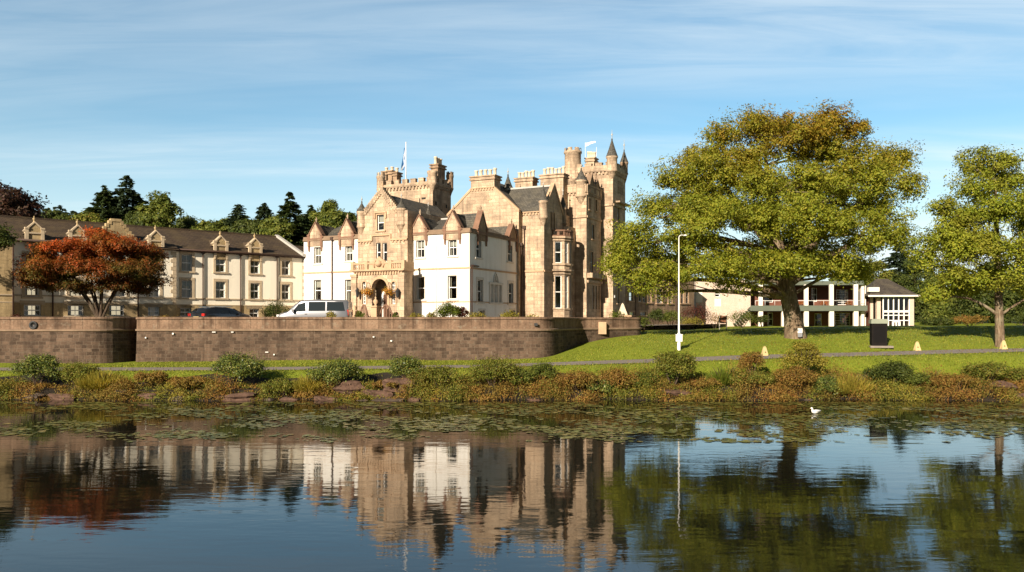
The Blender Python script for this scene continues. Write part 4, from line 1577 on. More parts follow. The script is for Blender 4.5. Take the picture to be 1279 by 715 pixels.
b.add([P(0, zS, .2), P(uend, zS, .2), P(uend, zS + 2.6, -4.5), P(0, zS + 2.6, -4.5), P(uend, zS, -9), P(0, zS, -9)], [(0, 1, 2, 3), (3, 2, 4, 5), (1, 4, 2)])
b.build('roof', SLATE, castle)
for px in (793, 844.5):
    downpipe(castle, FS, uS(px)[0], -.6, zS)
# sundries on the flank walls
b = MB(); u = B_(753.5, aK1 - .0); q = FKR.P(bK + .5, Z_(371, aK1, bK), 0)
b.fbox(FKR, bK + .35, bK + .75, Z_(372, aK1, bK), Z_(369, aK1, bK), 0, .06); b.build('wall_plate', METALW, castle)
# ------------------------------------------------------------------ long ivory wing at the left
def world_of(L, a, b, z=0):
    return Vector((L.C[0] + a * L.c - b * L.s, L.C[1] + a * L.s + b * L.c, L.base + z))


jw = world_of(H, aL0, .4)
K = Loc((jw.x, jw.y), 42, TER)
wing = K.root('guest_wing')
tag(wing, 'long ivory guest wing with brown tiled roof and gabled dormers left of the white hotel', 'building')
eK = K.Z(321, 0, 0)
uj = K.A(217, 0)
uj2 = K.A(17.5, -.5)
zline, ziv = 2.30, 1.78
rK = K.Z(297, K.A(359, 5.2), 5.2)


def wing_section(u0, u1, b, wins, gabs, pipes, upper=IVORY):
    F = Fr((0, b, 0), (1, 0, 0))
    hi, lo = [], []
    for px, y0, y1, ww, kind in wins:
        u = K.A(px, b)
        v0, v1 = K.Z(y0, u, b), K.Z(y1, u, b)
        window(F, lo if v1 < ziv else hi, u, v0, v1, ww, wing, BUFFTRIM, 'sash4', random.choice([0, .3, .45]) if v1 > ziv else 0, True, .2 if v1 > ziv else .26)
    m = MB(); m.facade(F, [(u0, ziv), (u1, ziv), (u1, eK), (u0, eK)], hi, .18); m.build('wall', upper, wing)
    m = MB(); m.facade(Fr((0, b - .04, 0), (1, 0, 0)), [(u0, G0), (u1, G0), (u1, ziv), (u0, ziv)], lo, .2); m.build('basement_wall', BUFF, wing)
    m = MB(); m.fbox(F, u0, u1, zline - .05, zline + .05, -.02, .07); m.fbox(F, u0, u1, ziv - .04, ziv + .03, -.06, .06); m.build('string_course', BUFFTRIM, wing)
    m = MB(); m.tube([F.P(u0, eK - .02, .32), F.P(u1, eK - .02, .32)], .07, 6); m.fbox(F, u0, u1, eK - .16, eK + .04, -.1, .26); m.build('gutter', PIPE, wing)
    for px, top in gabs:
        u = K.A(px, b)
        gablet(F, u, eK - .1, .53, max(.7, K.Z(top, u, b) - eK - .62), wing, .55, 2.6, BUFF, BUFFTRIM, vwin=eK - .65, rise=.62, roofm=TILE)
    for px in pipes:
        downpipe(wing, F, K.A(px, b), -.4, eK - .25)
    return F


FK0 = wing_section(uj, 0, 0, [(233.5, 339, 318, .85, 0), (275.5, 340, 321, .85, 0), (318.5, 342, 323.5, .85, 0), (357, 344, 325.5, .8, 0),
                              (233.5, 372, 350.5, .85, 0), (275.5, 372.5, 352, .85, 0), (318.5, 373.5, 354, .85, 0), (357, 374.5, 355.5, .8, 0),
                              (232, 395.5, 385, .9, 1), (317.5, 397, 386, .9, 1)], [(275.5, 299), (318.5, 301)], [253, 300, 345.5])
FK1 = wing_section(uj2, uj, -.5, [(40, 340, 318, .9, 0), (95, 340, 318, .9, 0), (150, 340, 318, .9, 0), (193, 340, 318, .85, 0),
                                  (40, 371, 350, .9, 0), (95, 371, 350, .9, 0), (150, 371, 350, .9, 0), (193, 371.5, 351, .85, 0),
                                  (40.5, 394.5, 381, 1.1, 1), (94.5, 394.5, 381.5, 1.1, 1), (146, 394.5, 381.5, 1.1, 1), (192, 394.5, 383.5, .9, 1)], [(43, 281), (97, 284), (194.5, 290)], [65.5, 172])
FK2 = wing_section(K.A(-60, -1.6), K.A(17.5, -1.6), -1.6, [(-20, 340, 318, .9, 0)], [], [16], BUFF)
m = MB(); m.add([(uj, -.5, G0), (uj, 0, G0), (uj, 0, eK), (uj, -.5, eK)], [(0, 1, 2, 3)]); m.build('wall', IVORY, wing)
m = MB(); e_ = K.A(17.5, -1.6); m.add([(e_, -1.6, G0), (e_, -.4, G0), (e_, -.4, eK), (e_, -1.6, eK)], [(0, 1, 2, 3)]); m.build('wall', BUFF, wing)
for F, u in ((FK1, uj), (FK0, -.02)):
    m = MB(); v = ziv; k = 0
    while v < eK - .3:
        ww = .42 if k % 2 else .26
        m.fbox(F, u - ww, u + .03, v + .01, v + .29, -.05, .03); v += .31; k += 1
    m.build('quoins', BUFFTRIM, wing)
m = MB()
u00, u11 = K.A(-60, 0), -.35
m.add([(u00, -.35, eK), (u11, -.35, eK), (u11, 5.2, rK), (u00, 5.2, rK), (u11, 10.5, eK), (u00, 10.5, eK)], [(0, 1, 2, 3), (3, 2, 4, 5)])
m.add([(u00, -1.0, eK - .12), (uj + .1, -1.0, eK - .12), (uj + .1, .2, eK + .42), (u00, .2, eK + .42)], [(0, 1, 2, 3)])
m.build('roof', TILE, wing)
m = MB(); m.box(u00, 5.02, rK - .06, u11, 5.38, rK + .09)
ro = m.build('ridge_tiles', TILE, wing)
m = MB()
Fg = Fr((u11, 0, 0), (0, 1, 0))
m.fpoly(Fg, [(-.4, eK - .05), (5.2, rK - .02), (5.2, rK + .2), (-.4, eK + .2)], -.25, .08)
m.fpoly(Fg, [(5.2, rK - .02), (10.6, eK - .05), (10.6, eK + .2), (5.2, rK + .2)], -.25, .08)
m.build('skew_coping', LEAD, wing)
m = MB(); m.add([(u11, -.0, G0), (u11, 10.4, G0), (u11, 10.4, eK), (u11, 5.2, rK), (u11, 0, eK)], [(0, 1, 2, 3, 4)]); m.add([(u00, 10.4, G0), (u11, 10.4, G0), (u11, 10.4, eK), (u00, 10.4, eK)], [(3, 2, 1, 0)]); m.build('wall', IVORY, wing)
m = MB(); m.add([(u11, .6, eK - 1), (2.5, 2.0, eK - 1), (2.5, 4.5, eK + 1.4), (u11, 4.0, eK + 1.4)], [(0, 1, 2, 3)]); m.build('link_roof', TILE, wing)
# broad crow-stepped gable that rises through the roof
ug = K.A(145, 1.2); Fg = Fr((0, 1.2, 0), (1, 0, 0)); zg = K.Z(277, ug, 1.2)
m = MB(); m.fpoly(Fg, [(ug - 1.55, eK - .3), (ug + 1.55, eK - .3), (ug + 1.55, zg - 1.5), (ug + .35, zg), (ug - .35, zg), (ug - 1.55, zg - 1.5)], -.4, .0)
for sg in (-1, 1):
    for i in range(6):
        t = i / 6
        x = ug + sg * (1.55 - 1.2 * t); z = zg - 1.5 + 1.5 * t
        m.fbox(Fg, min(x, x - sg * .22), max(x, x - sg * .22), z, z + .32, -.4, .04)
m.fbox(Fg, ug - .4, ug + .4, zg, zg + .22, -.4, .05)
m.build('crow_stepped_gable', BUFF, wing)

# ------------------------------------------------------------------ modern wing behind the oak
Q = Loc((at(869, 0, 105).x, 105.0), -6, 2.75)
mod = Q.root('modern_wing')
tag(mod, 'modern white building with square columns, green balcony and a glazed pavilion behind the oak', 'building')
GREENB = mat_plain('green_grey_fascia', (0.10, 0.115, 0.085), 0.7, 0.12)
WHITER = mat_harl('cream_render', (0.78, 0.70, 0.60), (0.5, 0.42, 0.33), 0.25)
REDW = mat_plain('red_brown_wall', (0.14, 0.055, 0.035), 0.85, 0.25)
DKROOF = mat_slate('dark_hipped_roof', (0.05, 0.042, 0.035), (0.075, 0.062, 0.05), .3, .22, .3)
PEACH = mat_stone('pink_blockwork', (0.50, 0.39, 0.31), (0.58, 0.46, 0.37), (0.42, 0.33, 0.26), .9, .45, .008, (.45, .34, .25), .35, .2)
a1 = Q.A(937.5, 0)
Fq = Fr((0, 0, 0), (1, 0, 0))
zt = Q.Z(349, a1, 0)
hs = []
u = Q.A(896, 0); window(Fq, hs, u, Q.Z(371, u, 0), Q.Z(364, u, 0), .6, mod, None, 'sash2', 0, False)
m = MB(); m.facade(Fq, [(0, -.8), (a1, -.8), (a1, zt), (0, zt)], hs, .15)
m.add([(a1, 0, -.8), (a1, 7, -.8), (a1, 7, zt), (a1, 0, zt)], [(0, 1, 2, 3)]); m.add([(0, 7, -.8), (0, 0, -.8), (0, 0, zt), (0, 7, zt)], [(0, 1, 2, 3)])
m.add([(0, 0, zt), (a1, 0, zt), (a1, 7, zt), (0, 7, zt)], [(0, 1, 2, 3)])
m.build('wall', PEACH, mod)
m = MB(); p0 = Q.A(869.5, 0); m.fbox(Fq, .05, .85, Q.Z(378, .5, 0), Q.Z(361, .5, 0), -.02, .03); u = Q.A(896, 0); m.fbox(Fq, u - .35, u + .45, Q.Z(383, u, 0), Q.Z(373.5, u, 0), -.02, .03); m.build('render_panel', WHITER, mod)
m = MB(); m.box(a1 - .6, -.5, zt - .55, a1 + 2.2, 6, zt - .05); m.build('flat_roof_edge', GREENB, mod)
# colonnade with balcony
aC0, aC1 = a1 + .3, Q.A(1078, -1.5)
bF = -1.6
zb0, zb1 = Q.Z(388.5, aC0, bF), Q.Z(382, aC0, bF)
ztop = Q.Z(354, aC0, bF)
m = MB(); m.box(aC0 - .6, bF - .1, zb0, aC1 + .4, bF + 4.2, zb1 - .25); m.box(aC0 - .65, bF - .18, zb0 - .02, aC1 + .45, bF - .08, zb1); m.build('balcony', GREENB, mod)
m = MB(); m.box(aC0 - .3, bF + .3, ztop - .25, aC1 + .2, 8, ztop + .25); m.build('canopy_roof', GREENB, mod)
hs = []; Fb = Fr((0, 2.4, 0), (1, 0, 0))
for px, y0, y1, ww, st in ((960, 378, 361, 1.1, 'sash2'), (1017, 377, 360, .7, 'sash4'), (1052, 381, 362, 1.5, 'lattice'), (962, 407, 391, .7, 'sash2'), (1052, 410, 391, 2.0, 'lattice'), (1022, 408, 392, .9, 'sash2')):
    u = Q.A(px, 2.4); window(Fb, hs, u, Q.Z(y0, u, 2.4), Q.Z(y1, u, 2.4), ww, mod, None, st, 0, False, .1, .1)
m = MB(); m.facade(Fb, [(aC0 - 1, -.6), (aC1 + .3, -.6), (aC1 + .3, ztop), (aC0 - 1, ztop)], hs, .15); m.add([(0, 7.5, -1), (aC1 + .3, 7.5, -1), (aC1 + .3, 7.5, ztop), (0, 7.5, ztop)], [(0, 1, 2, 3)]); m.add([(aC1 + .3, 2.4, -1), (aC1 + .3, 7.5, -1), (aC1 + .3, 7.5, ztop), (aC1 + .3, 2.4, ztop)], [(0, 1, 2, 3)]); m.build('recessed_wall', REDW, mod)
for px in (950, 979, 1007, 1038.5, 1069):
    u = Q.A(px, bF + .1)
    m = MB(); m.box(u - .27, bF - .05, -.8, u + .27, bF + .45, zb0); m.box(u - .24, bF - .02, zb1 - .25, u + .24, bF + .42, ztop - .2); m.build('column', WHITER, mod)
m = MB(); u = Q.A(1075, bF + 1); m.box(u, bF + .7, -.6, u + .35, bF + 1.4, ztop - .3); m.box(u + .5, bF + 1.5, -.6, u + .8, bF + 2.2, ztop - .3); m.build('stepped_pier', WHITER, mod)
m = MB(); m.tube([(aC0, bF, zb1 + .62), (aC1, bF, zb1 + .62)], .03, 6)
n = int((aC1 - aC0) / 1.2)
for i in range(n + 1):
    u = aC0 + (aC1 - aC0) * i / n; m.tube([(u, bF, zb1 - .02), (u, bF, zb1 + .62)], .02, 5)
m.build('balcony_rail', METALW, mod)
m = MB()                                               # outside stair at the left end
for i in range(9):
    m.box(aC0 - .5 - i * .26, bF + .2, zb1 - .3 - i * .26, aC0 - .2 - i * .26, bF + 1.4, zb1 - .15 - i * .26)
m.build('outside_stair', GREENB, mod)
# glazed pavilion
b0 = -1.8
g0, g1 = Q.A(1103, b0), Q.A(1135.5, b0)
ze = Q.Z(370, g0, b0)
Fp = Fr((0, b0, 0), (1, 0, 0))
m = MB(); m.add([(g0, b0 + .12, -.3), (g1, b0 + .12, -.3), (g1, b0 + .12, ze), (g0, b0 + .12, ze)], [(0, 1, 2, 3)]); m.build('glazing', GLASS, mod)
m = MB()
for i in range(6):
    u = g0 + (g1 - g0) * i / 5
    m.fbox(Fp, u - .055, u + .055, -.4, ze, -.1, .06)
for py in (389, 394, 400.5):
    z = Q.Z(py, g0, b0); m.fbox(Fp, g0, g1, z - .05, z + .05, -.09, .05)
m.fbox(Fp, g0, g1, Q.Z(390.5, g0, b0), Q.Z(388, g0, b0), -.09, .055)
m.fbox(Fp, g0, g1, ze - .15, ze, -.11, .07)
m.build('mullions', PAINT, mod)
m = MB(); ud = (g0 + g1) / 2
for s0 in (-.42, 0, .42):
    m.fbox(Fp, ud + s0 - .08, ud + s0 + .08, -.35, Q.Z(401.5, g0, b0), -.05, .1)
m.fbox(Fp, ud - .5, ud + .5, Q.Z(402, g0, b0) - .08, Q.Z(402, g0, b0) + .08, -.05, .1); m.fbox(Fp, ud - .5, ud + .5, .35, .5, -.05, .095); m.fbox(Fp, ud - .5, ud + .5, -.35, -.05, -.05, .095)
m.build('glazed_door', PAINT, mod)
for u0, u1, bb in ((g1 + .05, g1 + .55, b0), (g0 - .62, g0 - .15, b0 + .5), (g0 - 1.25, g0 - .9, b0 + 1.0)):
    m = MB(); m.box(u0, bb - .1, -.8, u1, bb + .6, ze); m.build('stone_pier', PEACH, mod)
m = MB(); m.add([(g0 - .95, b0 + 1.2, -.3), (g0 - .6, b0 + .9, -.3), (g0 - .6, b0 + .9, ze), (g0 - .95, b0 + 1.2, ze)], [(0, 1, 2, 3)]); m.add([(g0 - .2, b0 + .7, -.3), (g0, b0 + .3, -.3), (g0, b0 + .3, ze), (g0 - .2, b0 + .7, ze)], [(0, 1, 2, 3)]); m.build('side_glazing', GLASS, mod)
m = MB(); m.add([(g0 - 1.3, b0 + 5, -.8), (g0 - 1.3, b0 + 1, -.8), (g0 - 1.3, b0 + 1, ze), (g0 - 1.3, b0 + 5, ze)], [(0, 1, 2, 3)]); m.box(g1 + .3, b0 + .2, -.8, g1 + .5, b0 + 6, ze); m.box(g0 - 1.3, b0 + 5.8, -.8, g1 + .5, b0 + 6, ze); m.build('wall', REDW, mod)
m = MB(); zr = Q.Z(348.5, g0, b0 + 3)
roof_a(m, g0 - 1.9, g1 + 1.0, b0 - .7, b0 + 6.6, ze + .02, zr, 2.1, 2.6)
m.build('hipped_roof', DKROOF, mod)
m = MB(); m.box(g0 - 2.0, b0 - .72, ze - .1, g1 + 1.05, b0 - .55, ze + .1); m.box(g0 - 1.8, b0 - .2, ze + .55, g0 - .5, b0 + .5, ze + 1.1); m.build('fascia', WHITER, mod)

# ------------------------------------------------------------------ street furniture
q = on_ground(848, 437.5)
lp = empty('lamp_post', q); tag(lp, 'tall slim white lamp post with curved arm on the lawn in front of the oak', 'lamp post')
sc = q.y / FPX
h = (437.5 - 297) * sc
m = MB(); m.lathe((0, 0, -.1), [(.11, 0), (.11, 1.15), (.065, 1.2), (.06, 1.3), (.045, h * .6), (.03, h + .1)], 10); m.build('post', METALW, lp)
m = MB(); m.box(-.19, -.16, .55, .19, .16, .98); m.box(-.21, -.18, .98, .21, .18, 1.02); m.build('cabinet', METALW, lp)
m = MB(); m.tube([(0, 0, h - .1)] + [(.18 * (1 - math.cos(a)), 0, h + .16 * math.sin(a)) for a in np.linspace(0, math.pi / 2, 6)] + [(.34, 0, h + .15)], .025, 7); m.build('arm', METALW, lp)
m = MB(); m.lathe((.42, 0, h + .10), [(.0, 0), (.11, .0), (.13, .03), (.08, .08), (0, .10)], 10); m.build('lamp_head', METALW, lp)

q = on_ground(1097, 432.5); sc = q.y / FPX
ki = empty('cabinet', q, R(-14)); tag(ki, 'dark square cabinet with pale grey-green lid standing on the lawn by the path', 'cabinet')
w2 = 19.5 * sc / 2; h = 28 * sc
m = MB(); m.box(-w2 * .9, -.4, -.1, w2 * .9, .4, h); m.build('body', mat_plain('black_painted_timber', (.013, .011, .010), .85, .2, 2.0, 0, 0, .04), ki)
m = MB(); m.box(-w2, -.48, h, w2, .48, h + .22); m.box(-w2 * .9, -.43, h + .22, w2 * .9, .43, h + .30); m.build('lid', mat_plain('grey_green_lid', (.22, .24, .18), .7, .1), ki)
m = MB(); m.box(-w2 * .7, -.415, .25, w2 * .7, -.4, h - .2); m.build('door', mat_plain('black_panel', (.010, .009, .009), .85, .1, 2.0, 0, 0, .04), ki)
m = MB(); m.box(-w2 * 1.2, -.8, -.1, w2 * 1.5, .6, .025); m.build('plinth', ASPH, ki)

YEL = mat_plain('pale_yellow_plastic', (.52, .40, .19), .6, .06)
MARKD = mat_plain('dark_marking', (.16, .09, .03), .7, .1)
for px, py, lab in ((955, 445, 'pale folding caution sign beside the path just left of the big oak trunk'), (1145.5, 438.5, 'yellow folding caution sign beside the path right of the dark cabinet'), (1253.5, 437, 'yellow folding caution sign at the foot of the right-hand tree')):
    q = on_ground(px, py)
    s = empty('caution_sign', q, R(random.uniform(-12, 12))); tag(s, lab, 'sign', 'folding caution signs along the path')
    for sg in (-1, 1):
        m = MB()
        pts = [(-.19, 0), (.19, 0), (.10, .54), (-.10, .54)]
        vs = [(x, sg * (.16 - .14 * z / .54), z) for x, z in pts] + [(x, sg * (.16 - .14 * z / .54) - sg * .025, z) for x, z in pts]
        m.add(vs, [(0, 1, 2, 3), (7, 6, 5, 4), (0, 4, 5, 1), (1, 5, 6, 2), (2, 6, 7, 3), (3, 7, 4, 0)])
        m.build('board', YEL, s)
    m = MB(); m.box(-.06, -.025, .535, .06, .025, .60); m.build('handle', YEL, s)
    m = MB(); f = Fr((0, -.166, 0), (1, 0, 0.0)); 
    m.add([(-.055, -.118, .20), (.055, -.118, .20), (0, -.09, .31)], [(0, 1, 2)]); m.build('warning_mark', MARKD, s)

q = on_ground(903, 411.5); s = empty('notice_board', q, R(-8)); sc = q.y / FPX
tag(s, 'brown notice board on two thin legs on the lawn left of the oak', 'notice board')
hw = 4.3 * sc; h1 = 16.5 * sc; h0 = 7.5 * sc
m = MB(); m.box(-hw, -.03, h0, hw, .03, h1); m.build('board', mat_plain('brown_board', (.22, .09, .04), .7, .2), s)
for sg in (-1, 1):
    m = MB(); m.box(sg * hw - .04, -.04, -.2, sg * hw + .04, .04, h1 + .03); m.build('leg', mat_plain('grey_leg', (.3, .27, .22), .7), s)
q = on_ground(885, 406); s = empty('globe_lamp', q); sc = q.y / FPX
tag(s, 'low garden lamp with a round head on a thin post by the pale modern wall', 'lamp')
h = 38 * sc
m = MB(); m.tube([(0, 0, -.2), (0, 0, h)], .05, 8); m.build('post', PIPE, s)
m = MB(); m.lathe((0, 0, h), [(0, -.02), (.12, .02), (.18, .16), (.12, .3), (0, .34)], 12); m.build('lamp_head', BUFFTRIM, s)

q = on_ground(818, 408); s = empty('garden_bench', q, R(-20)); sc = q.y / FPX
tag(s, 'low white garden bench on the lawn below the shaded service wing', 'bench')
m = MB()
for k in range(3): m.box(-.75, -.05 + k * .14, .40, .75, .06 + k * .14, .44)
m.build('seat', METALW, s)
m = MB()
for k in range(2): m.box(-.75, .36, .55 + k * .17, .75, .40, .66 + k * .17)
m.build('backrest', METALW, s)
for x in (-.66, .66):
    for y0, z1 in ((-.02, .4), (.34, .84)):
        m = MB(); m.box(x - .04, y0, -.2, x + .04, y0 + .06, z1); m.build('leg', METALW, s)

q = at(777.5, 0, 63.0); s = empty('stone_obelisk', (q.x, q.y, TER)); tag(s, 'small pale stone pyramid finial on a square block behind the wall end', 'stone finial')
m = MB(); m.box(-.55, -.55, 0, .55, .55, .75); m.box(-.62, -.62, .75, .62, .62, .88); m.build('pedestal', TRIM, s)
zt = CAMZ - (380.5 - HY) / FPX * 63 - TER
m = MB(); m.add([(-.36, -.36, .88), (.36, -.36, .88), (.36, .36, .88), (-.36, .36, .88), (-.08, -.08, zt), (.08, -.08, zt), (.08, .08, zt), (-.08, .08, zt), (0, 0, zt + .12)], [(0, 1, 5, 4), (1, 2, 6, 5), (2, 3, 7, 6), (3, 0, 4, 7), (4, 5, 8), (5, 6, 8), (6, 7, 8), (7, 4, 8)]); m.build('pyramid', POT, s)

# ------------------------------------------------------------------ vehicles on the terrace
def car_mat(name, col, metal=.5, rough=.28):
    m_, nt, b_, out = new_mat(name)
    b_.inputs['Base Color'].default_value = (*col, 1)
    b_.inputs['Metallic'].default_value = metal
    b_.inputs['Roughness'].default_value = rough
    b_.inputs['Coat Weight'].default_value = .6
    b_.inputs['Coat Roughness'].default_value = .06
    return m_


SILV = car_mat('silver_paint', (.21, .21, .22), .5, .32)
NAVY = car_mat('dark_blue_paint', (.016, .016, .018), .2, .25)
CGLASS = car_mat('dark_car_glass', (.012, .014, .014), 0, .05)
TYRE = mat_plain('black_rubber', (.02, .02, .02), .85, .1)
RIM = car_mat('alloy_rim', (.5, .5, .5), .9, .3)
TAILR = mat_plain('red_tail_lamp', (.45, .02, .015), .25, .05)
LAMPC = mat_plain('clear_headlamp', (.75, .74, .7), .12, .05)


def vehicle(name, label, cat, loc, rz, st, paint, panes, wheels, wr_, lights):
    """st: stations (x, half width, z sill, z belt, z roof, roof width factor); x grows to the nose"""
    root = empty(name, loc, rz); tag(root, label, cat)
    def ring(s0):
        x, w_, zs, zb, zr, tw = s0
        return [(x, w_ * .86, zs), (x, w_ * .97, zs + (zb - zs) * .18), (x, w_, zs + (zb - zs) * .62), (x, w_ * .975, zb), (x, w_ * tw, zr - .10 * (zr > zb + .12)), (x, w_ * tw * .86, zr - .012), (x, 0.0, zr + .025)]
    rows = []
    for s0 in st:
        r_ = ring(s0); rows.append(r_ + [(x, -y, z) for x, y, z in reversed(r_[:-1])])
    n = len(rows[0]); mb = MB()
    vs = [p for r_ in rows for p in r_]
    fs = [(i * n + k, i * n + (k + 1) % n, (i + 1) * n + (k + 1) % n, (i + 1) * n + k) for i in range(len(rows) - 1) for k in range(n)]
    fs += [tuple(range(n))[::-1], tuple((len(rows) - 1) * n + k for k in range(n))]
    fs = [f[::-1] for f in fs]
    mb.add(vs, fs, 0, None, True)
    body = mb.build('body', paint, root)
    md = body.modifiers.new('Bevel', 'BEVEL'); md.width = .03; md.segments = 2; md.limit_method = 'ANGLE'; md.angle_limit = R(35)

    def surf(x, t, side):
        xs = [s0[0] for s0 in st]
        f = lambda k: float(np.interp(x, xs, [s0[k] for s0 in st]))
        w_, zb, zr, tw = f(1), f(3), f(4), f(5)
        y = w_ * .975 + (w_ * tw - w_ * .975) * t
        return (x, side * (y + .014), zb + (zr - .10 - zb) * t)
    for side in (-1, 1):
        for (x0, x1, x2, x3, t0, t1) in panes:
            p_ = MB(); q4 = [surf(x0, t0, side), surf(x1, t0, side), surf(x2, t1, side), surf(x3, t1, side)]
            p_.add(q4 if side > 0 else q4[::-1], [(0, 1, 2, 3)]); p_.build('window', CGLASS, root)
    for k, (xa, za, xb, zb_, wa, wb) in enumerate(lights['screens']):
        p_ = MB(); dx, dz = zb_ - za, xa - xb; L = math.hypot(dx, dz); ox, oz = dx / L * .018, dz / L * .018
        if xa < 0: ox, oz = -abs(ox), abs(oz)
        else: ox, oz = abs(ox), abs(oz)
        p_.add([(xa + ox, wa, za + oz), (xa + ox, -wa, za + oz), (xb + ox, -wb, zb_ + oz), (xb + ox, wb, zb_ + oz)], [(0, 1, 2, 3)]); p_.build('windscreen' if xa > 0 else 'rear_window', CGLASS, root)
    for x, hw_ in wheels:
        for side in (-1, 1):
            wm = MB(); wm.lathe((0, 0, 0), [(.0, -.11), (wr_ * .7, -.11), (wr_ * .95, -.1), (wr_, -.06), (wr_, .06), (wr_ * .95, .1), (wr_ * .7, .11)], 20)
            wo_ = wm.build('wheel', TYRE, root, (x, side * hw_, wr_)); wo_.rotation_euler = (R(90) if side < 0 else R(-90), 0, 0)
            rm = MB(); rm.lathe((0, 0, .09), [(wr_ * .68, .02), (wr_ * .6, .0), (wr_ * .25, .02), (0, .03)], 12); rm.build('rim', RIM, wo_)
    for nm, mt, (x0, y0, z0, x1, y1, z1) in lights['boxes']:
        lb = MB(); lb.box(x0, y0, z0, x1, y1, z1); lb.build(nm, mt, root)
    return root


Yv = 60.0
vx0, vx1 = at(348, 0, Yv).x, at(437.5, 0, Yv).x
Lv = vx1 - vx0; hl = Lv / 2; hr = 4 + 25.3 * Yv / 1000 - TER
st = [(-hl, .88, .42, 1.05, hr * .92, .80), (-hl + .12, .94, .32, 1.08, hr * .985, .83), (-hl + 1.0, .96, .28, 1.08, hr, .85), (hl * .1, .96, .28, 1.06, hr, .85), (hl * .30, .96, .28, 1.05, hr * .975, .84), (hl * .50, .95, .28, 1.04, hr * .80, .84), (hl * .66, .93, .28, 1.02, 1.16, .90), (hl * .86, .88, .30, .90, 1.00, .92), (hl - .08, .80, .34, .72, .82, .92), (hl, .70, .40, .62, .68, .92)]
vehicle('minibus', 'silver minibus with dark side windows parked on the terrace left of the porch', 'minibus', (((vx0 + vx1) / 2), Yv, TER), R(180), st, SILV,
        [(-hl * .92, -hl * .42, -hl * .42, -hl * .86, .12, .92), (-hl * .38, hl * .08, hl * .08, -hl * .38, .12, .92), (hl * .16, hl * .54, hl * .36, hl * .17, .12, .90)],
        [(-hl * .58, .86), (hl * .62, .86)], .34,
        {'screens': [(hl * .66, 1.16, hl * .33, hr - .1, .74, .66), (-hl - .0, 1.12, -hl + .05, hr * .9, .7, .62)],
         'boxes': [('headlight', LAMPC, (hl * .86, .56, .74, hl * .97, .80, .90)), ('headlight', LAMPC, (hl * .86, -.80, .74, hl * .97, -.56, .90)), ('tail_light', TAILR, (-hl - .03, .72, .85, -hl + .08, .86, 1.25)), ('tail_light', TAILR, (-hl - .03, -.86, .85, -hl + .08, -.72, 1.25)), ('wing_mirror', SILV, (hl * .46, .95, 1.05, hl * .52, 1.2, 1.28)), ('wing_mirror', SILV, (hl * .46, -1.2, 1.05, hl * .52, -.95, 1.28)), ('door_handle', PIPE, (hl * .12, .96, .92, hl * .18, .985, .96)), ('door_handle', PIPE, (hl * .12, -.985, .92, hl * .18, -.96, .96))]})
Yc = 57.5
cxm = at(277, 0, Yc).x; hl = 2.25; hr = 1.43
st = [(-hl, .72, .42, .80, .95, .9), (-hl + .12, .84, .32, .92, 1.0, .88), (-hl + .42, .88, .26, .95, 1.32, .74), (-hl + .9, .90, .24, .94, hr - .02, .74), (-.2, .90, .24, .92, hr, .75), (.55, .90, .24, .90, hr - .10, .74), (1.15, .89, .24, .90, 1.02, .82), (1.8, .86, .26, .82, .90, .9), (hl - .1, .78, .32, .68, .76, .9), (hl, .68, .4, .58, .64, .9)]
vehicle('estate_car', 'dark estate car with roof rails parked behind the terrace wall beneath the ivory wing', 'car', (cxm, Yc, TER), R(62), st, NAVY,
        [(-hl + .35, -hl + 1.0, -hl + 1.0, -hl + .62, .12, .9), (-hl + 1.1, -.1, -.1, -hl + 1.1, .12, .92), (0.0, .98, .55, .02, .12, .9)], [(-1.35, .8), (1.4, .8)], .32,
        {'screens': [(1.15, 1.03, .57, hr - .12, .72, .6), (-hl + .14, 1.02, -hl + .5, 1.32, .70, .58)],
         'boxes': [('tail_light', TAILR, (-hl - .01, .55, .78, -hl + .16, .82, .95)), ('tail_light', TAILR, (-hl - .01, -.82, .78, -hl + .16, -.55, .95)), ('roof_rail', RIM, (-1.5, .60, hr, .4, .64, hr + .05)), ('roof_rail', RIM, (-1.5, -.64, hr, .4, -.60, hr + .05)), ('number_plate', YEL, (-hl - .02, -.26, .62, -hl + .02, .26, .74)), ('wing_mirror', NAVY, (.75, .9, .92, .85, 1.08, 1.06)), ('wing_mirror', NAVY, (.75, -1.08, .92, .85, -.9, 1.06)), ('headlight', LAMPC, (hl - .3, .5, .58, hl - .06, .76, .7)), ('headlight', LAMPC, (hl - .3, -.76, .58, hl - .06, -.5, .7))]})

# ------------------------------------------------------------------ gull on the water
q = at(1018.5, 517.0, 4.0 / .117)
gl_ = empty('gull', (q.x, q.y, 0.0), R(200)); tag(gl_, 'white gull swimming on the lake in front of the right bank', 'bird')
m = MB()
m.tube([(-.24, 0, .10), (-.16, 0, .10), (-.05, 0, .09), (.07, 0, .085), (.14, 0, .11), (.165, 0, .17), (.175, 0, .22), (.20, 0, .245), (.235, 0, .24), (.25, 0, .235)], [.012, .045, .085, .09, .07, .045, .04, .047, .03, .008], 12)
m.build('body', METALW, gl_)
m = MB(); m.tube([(.245, 0, .238), (.275, 0, .232), (.30, 0, .222)], [.014, .011, .003], 6); m.build('beak', YEL, gl_)
for sg in (-1, 1):
    m = MB(); m.tube([(.06, sg * .075, .12), (-.08, sg * .082, .13), (-.2, sg * .05, .13), (-.30, sg * .02, .135)], [.02, .045, .03, .004], 8); m.build('wing', mat_plain('pale_grey_feathers', (.5, .5, .5), .8), gl_)
    m = MB(); m.lathe((.21, sg * .042, .25), [(0, -.008), (.008, 0), (0, .008)], 6); m.build('eye', IRON, gl_)
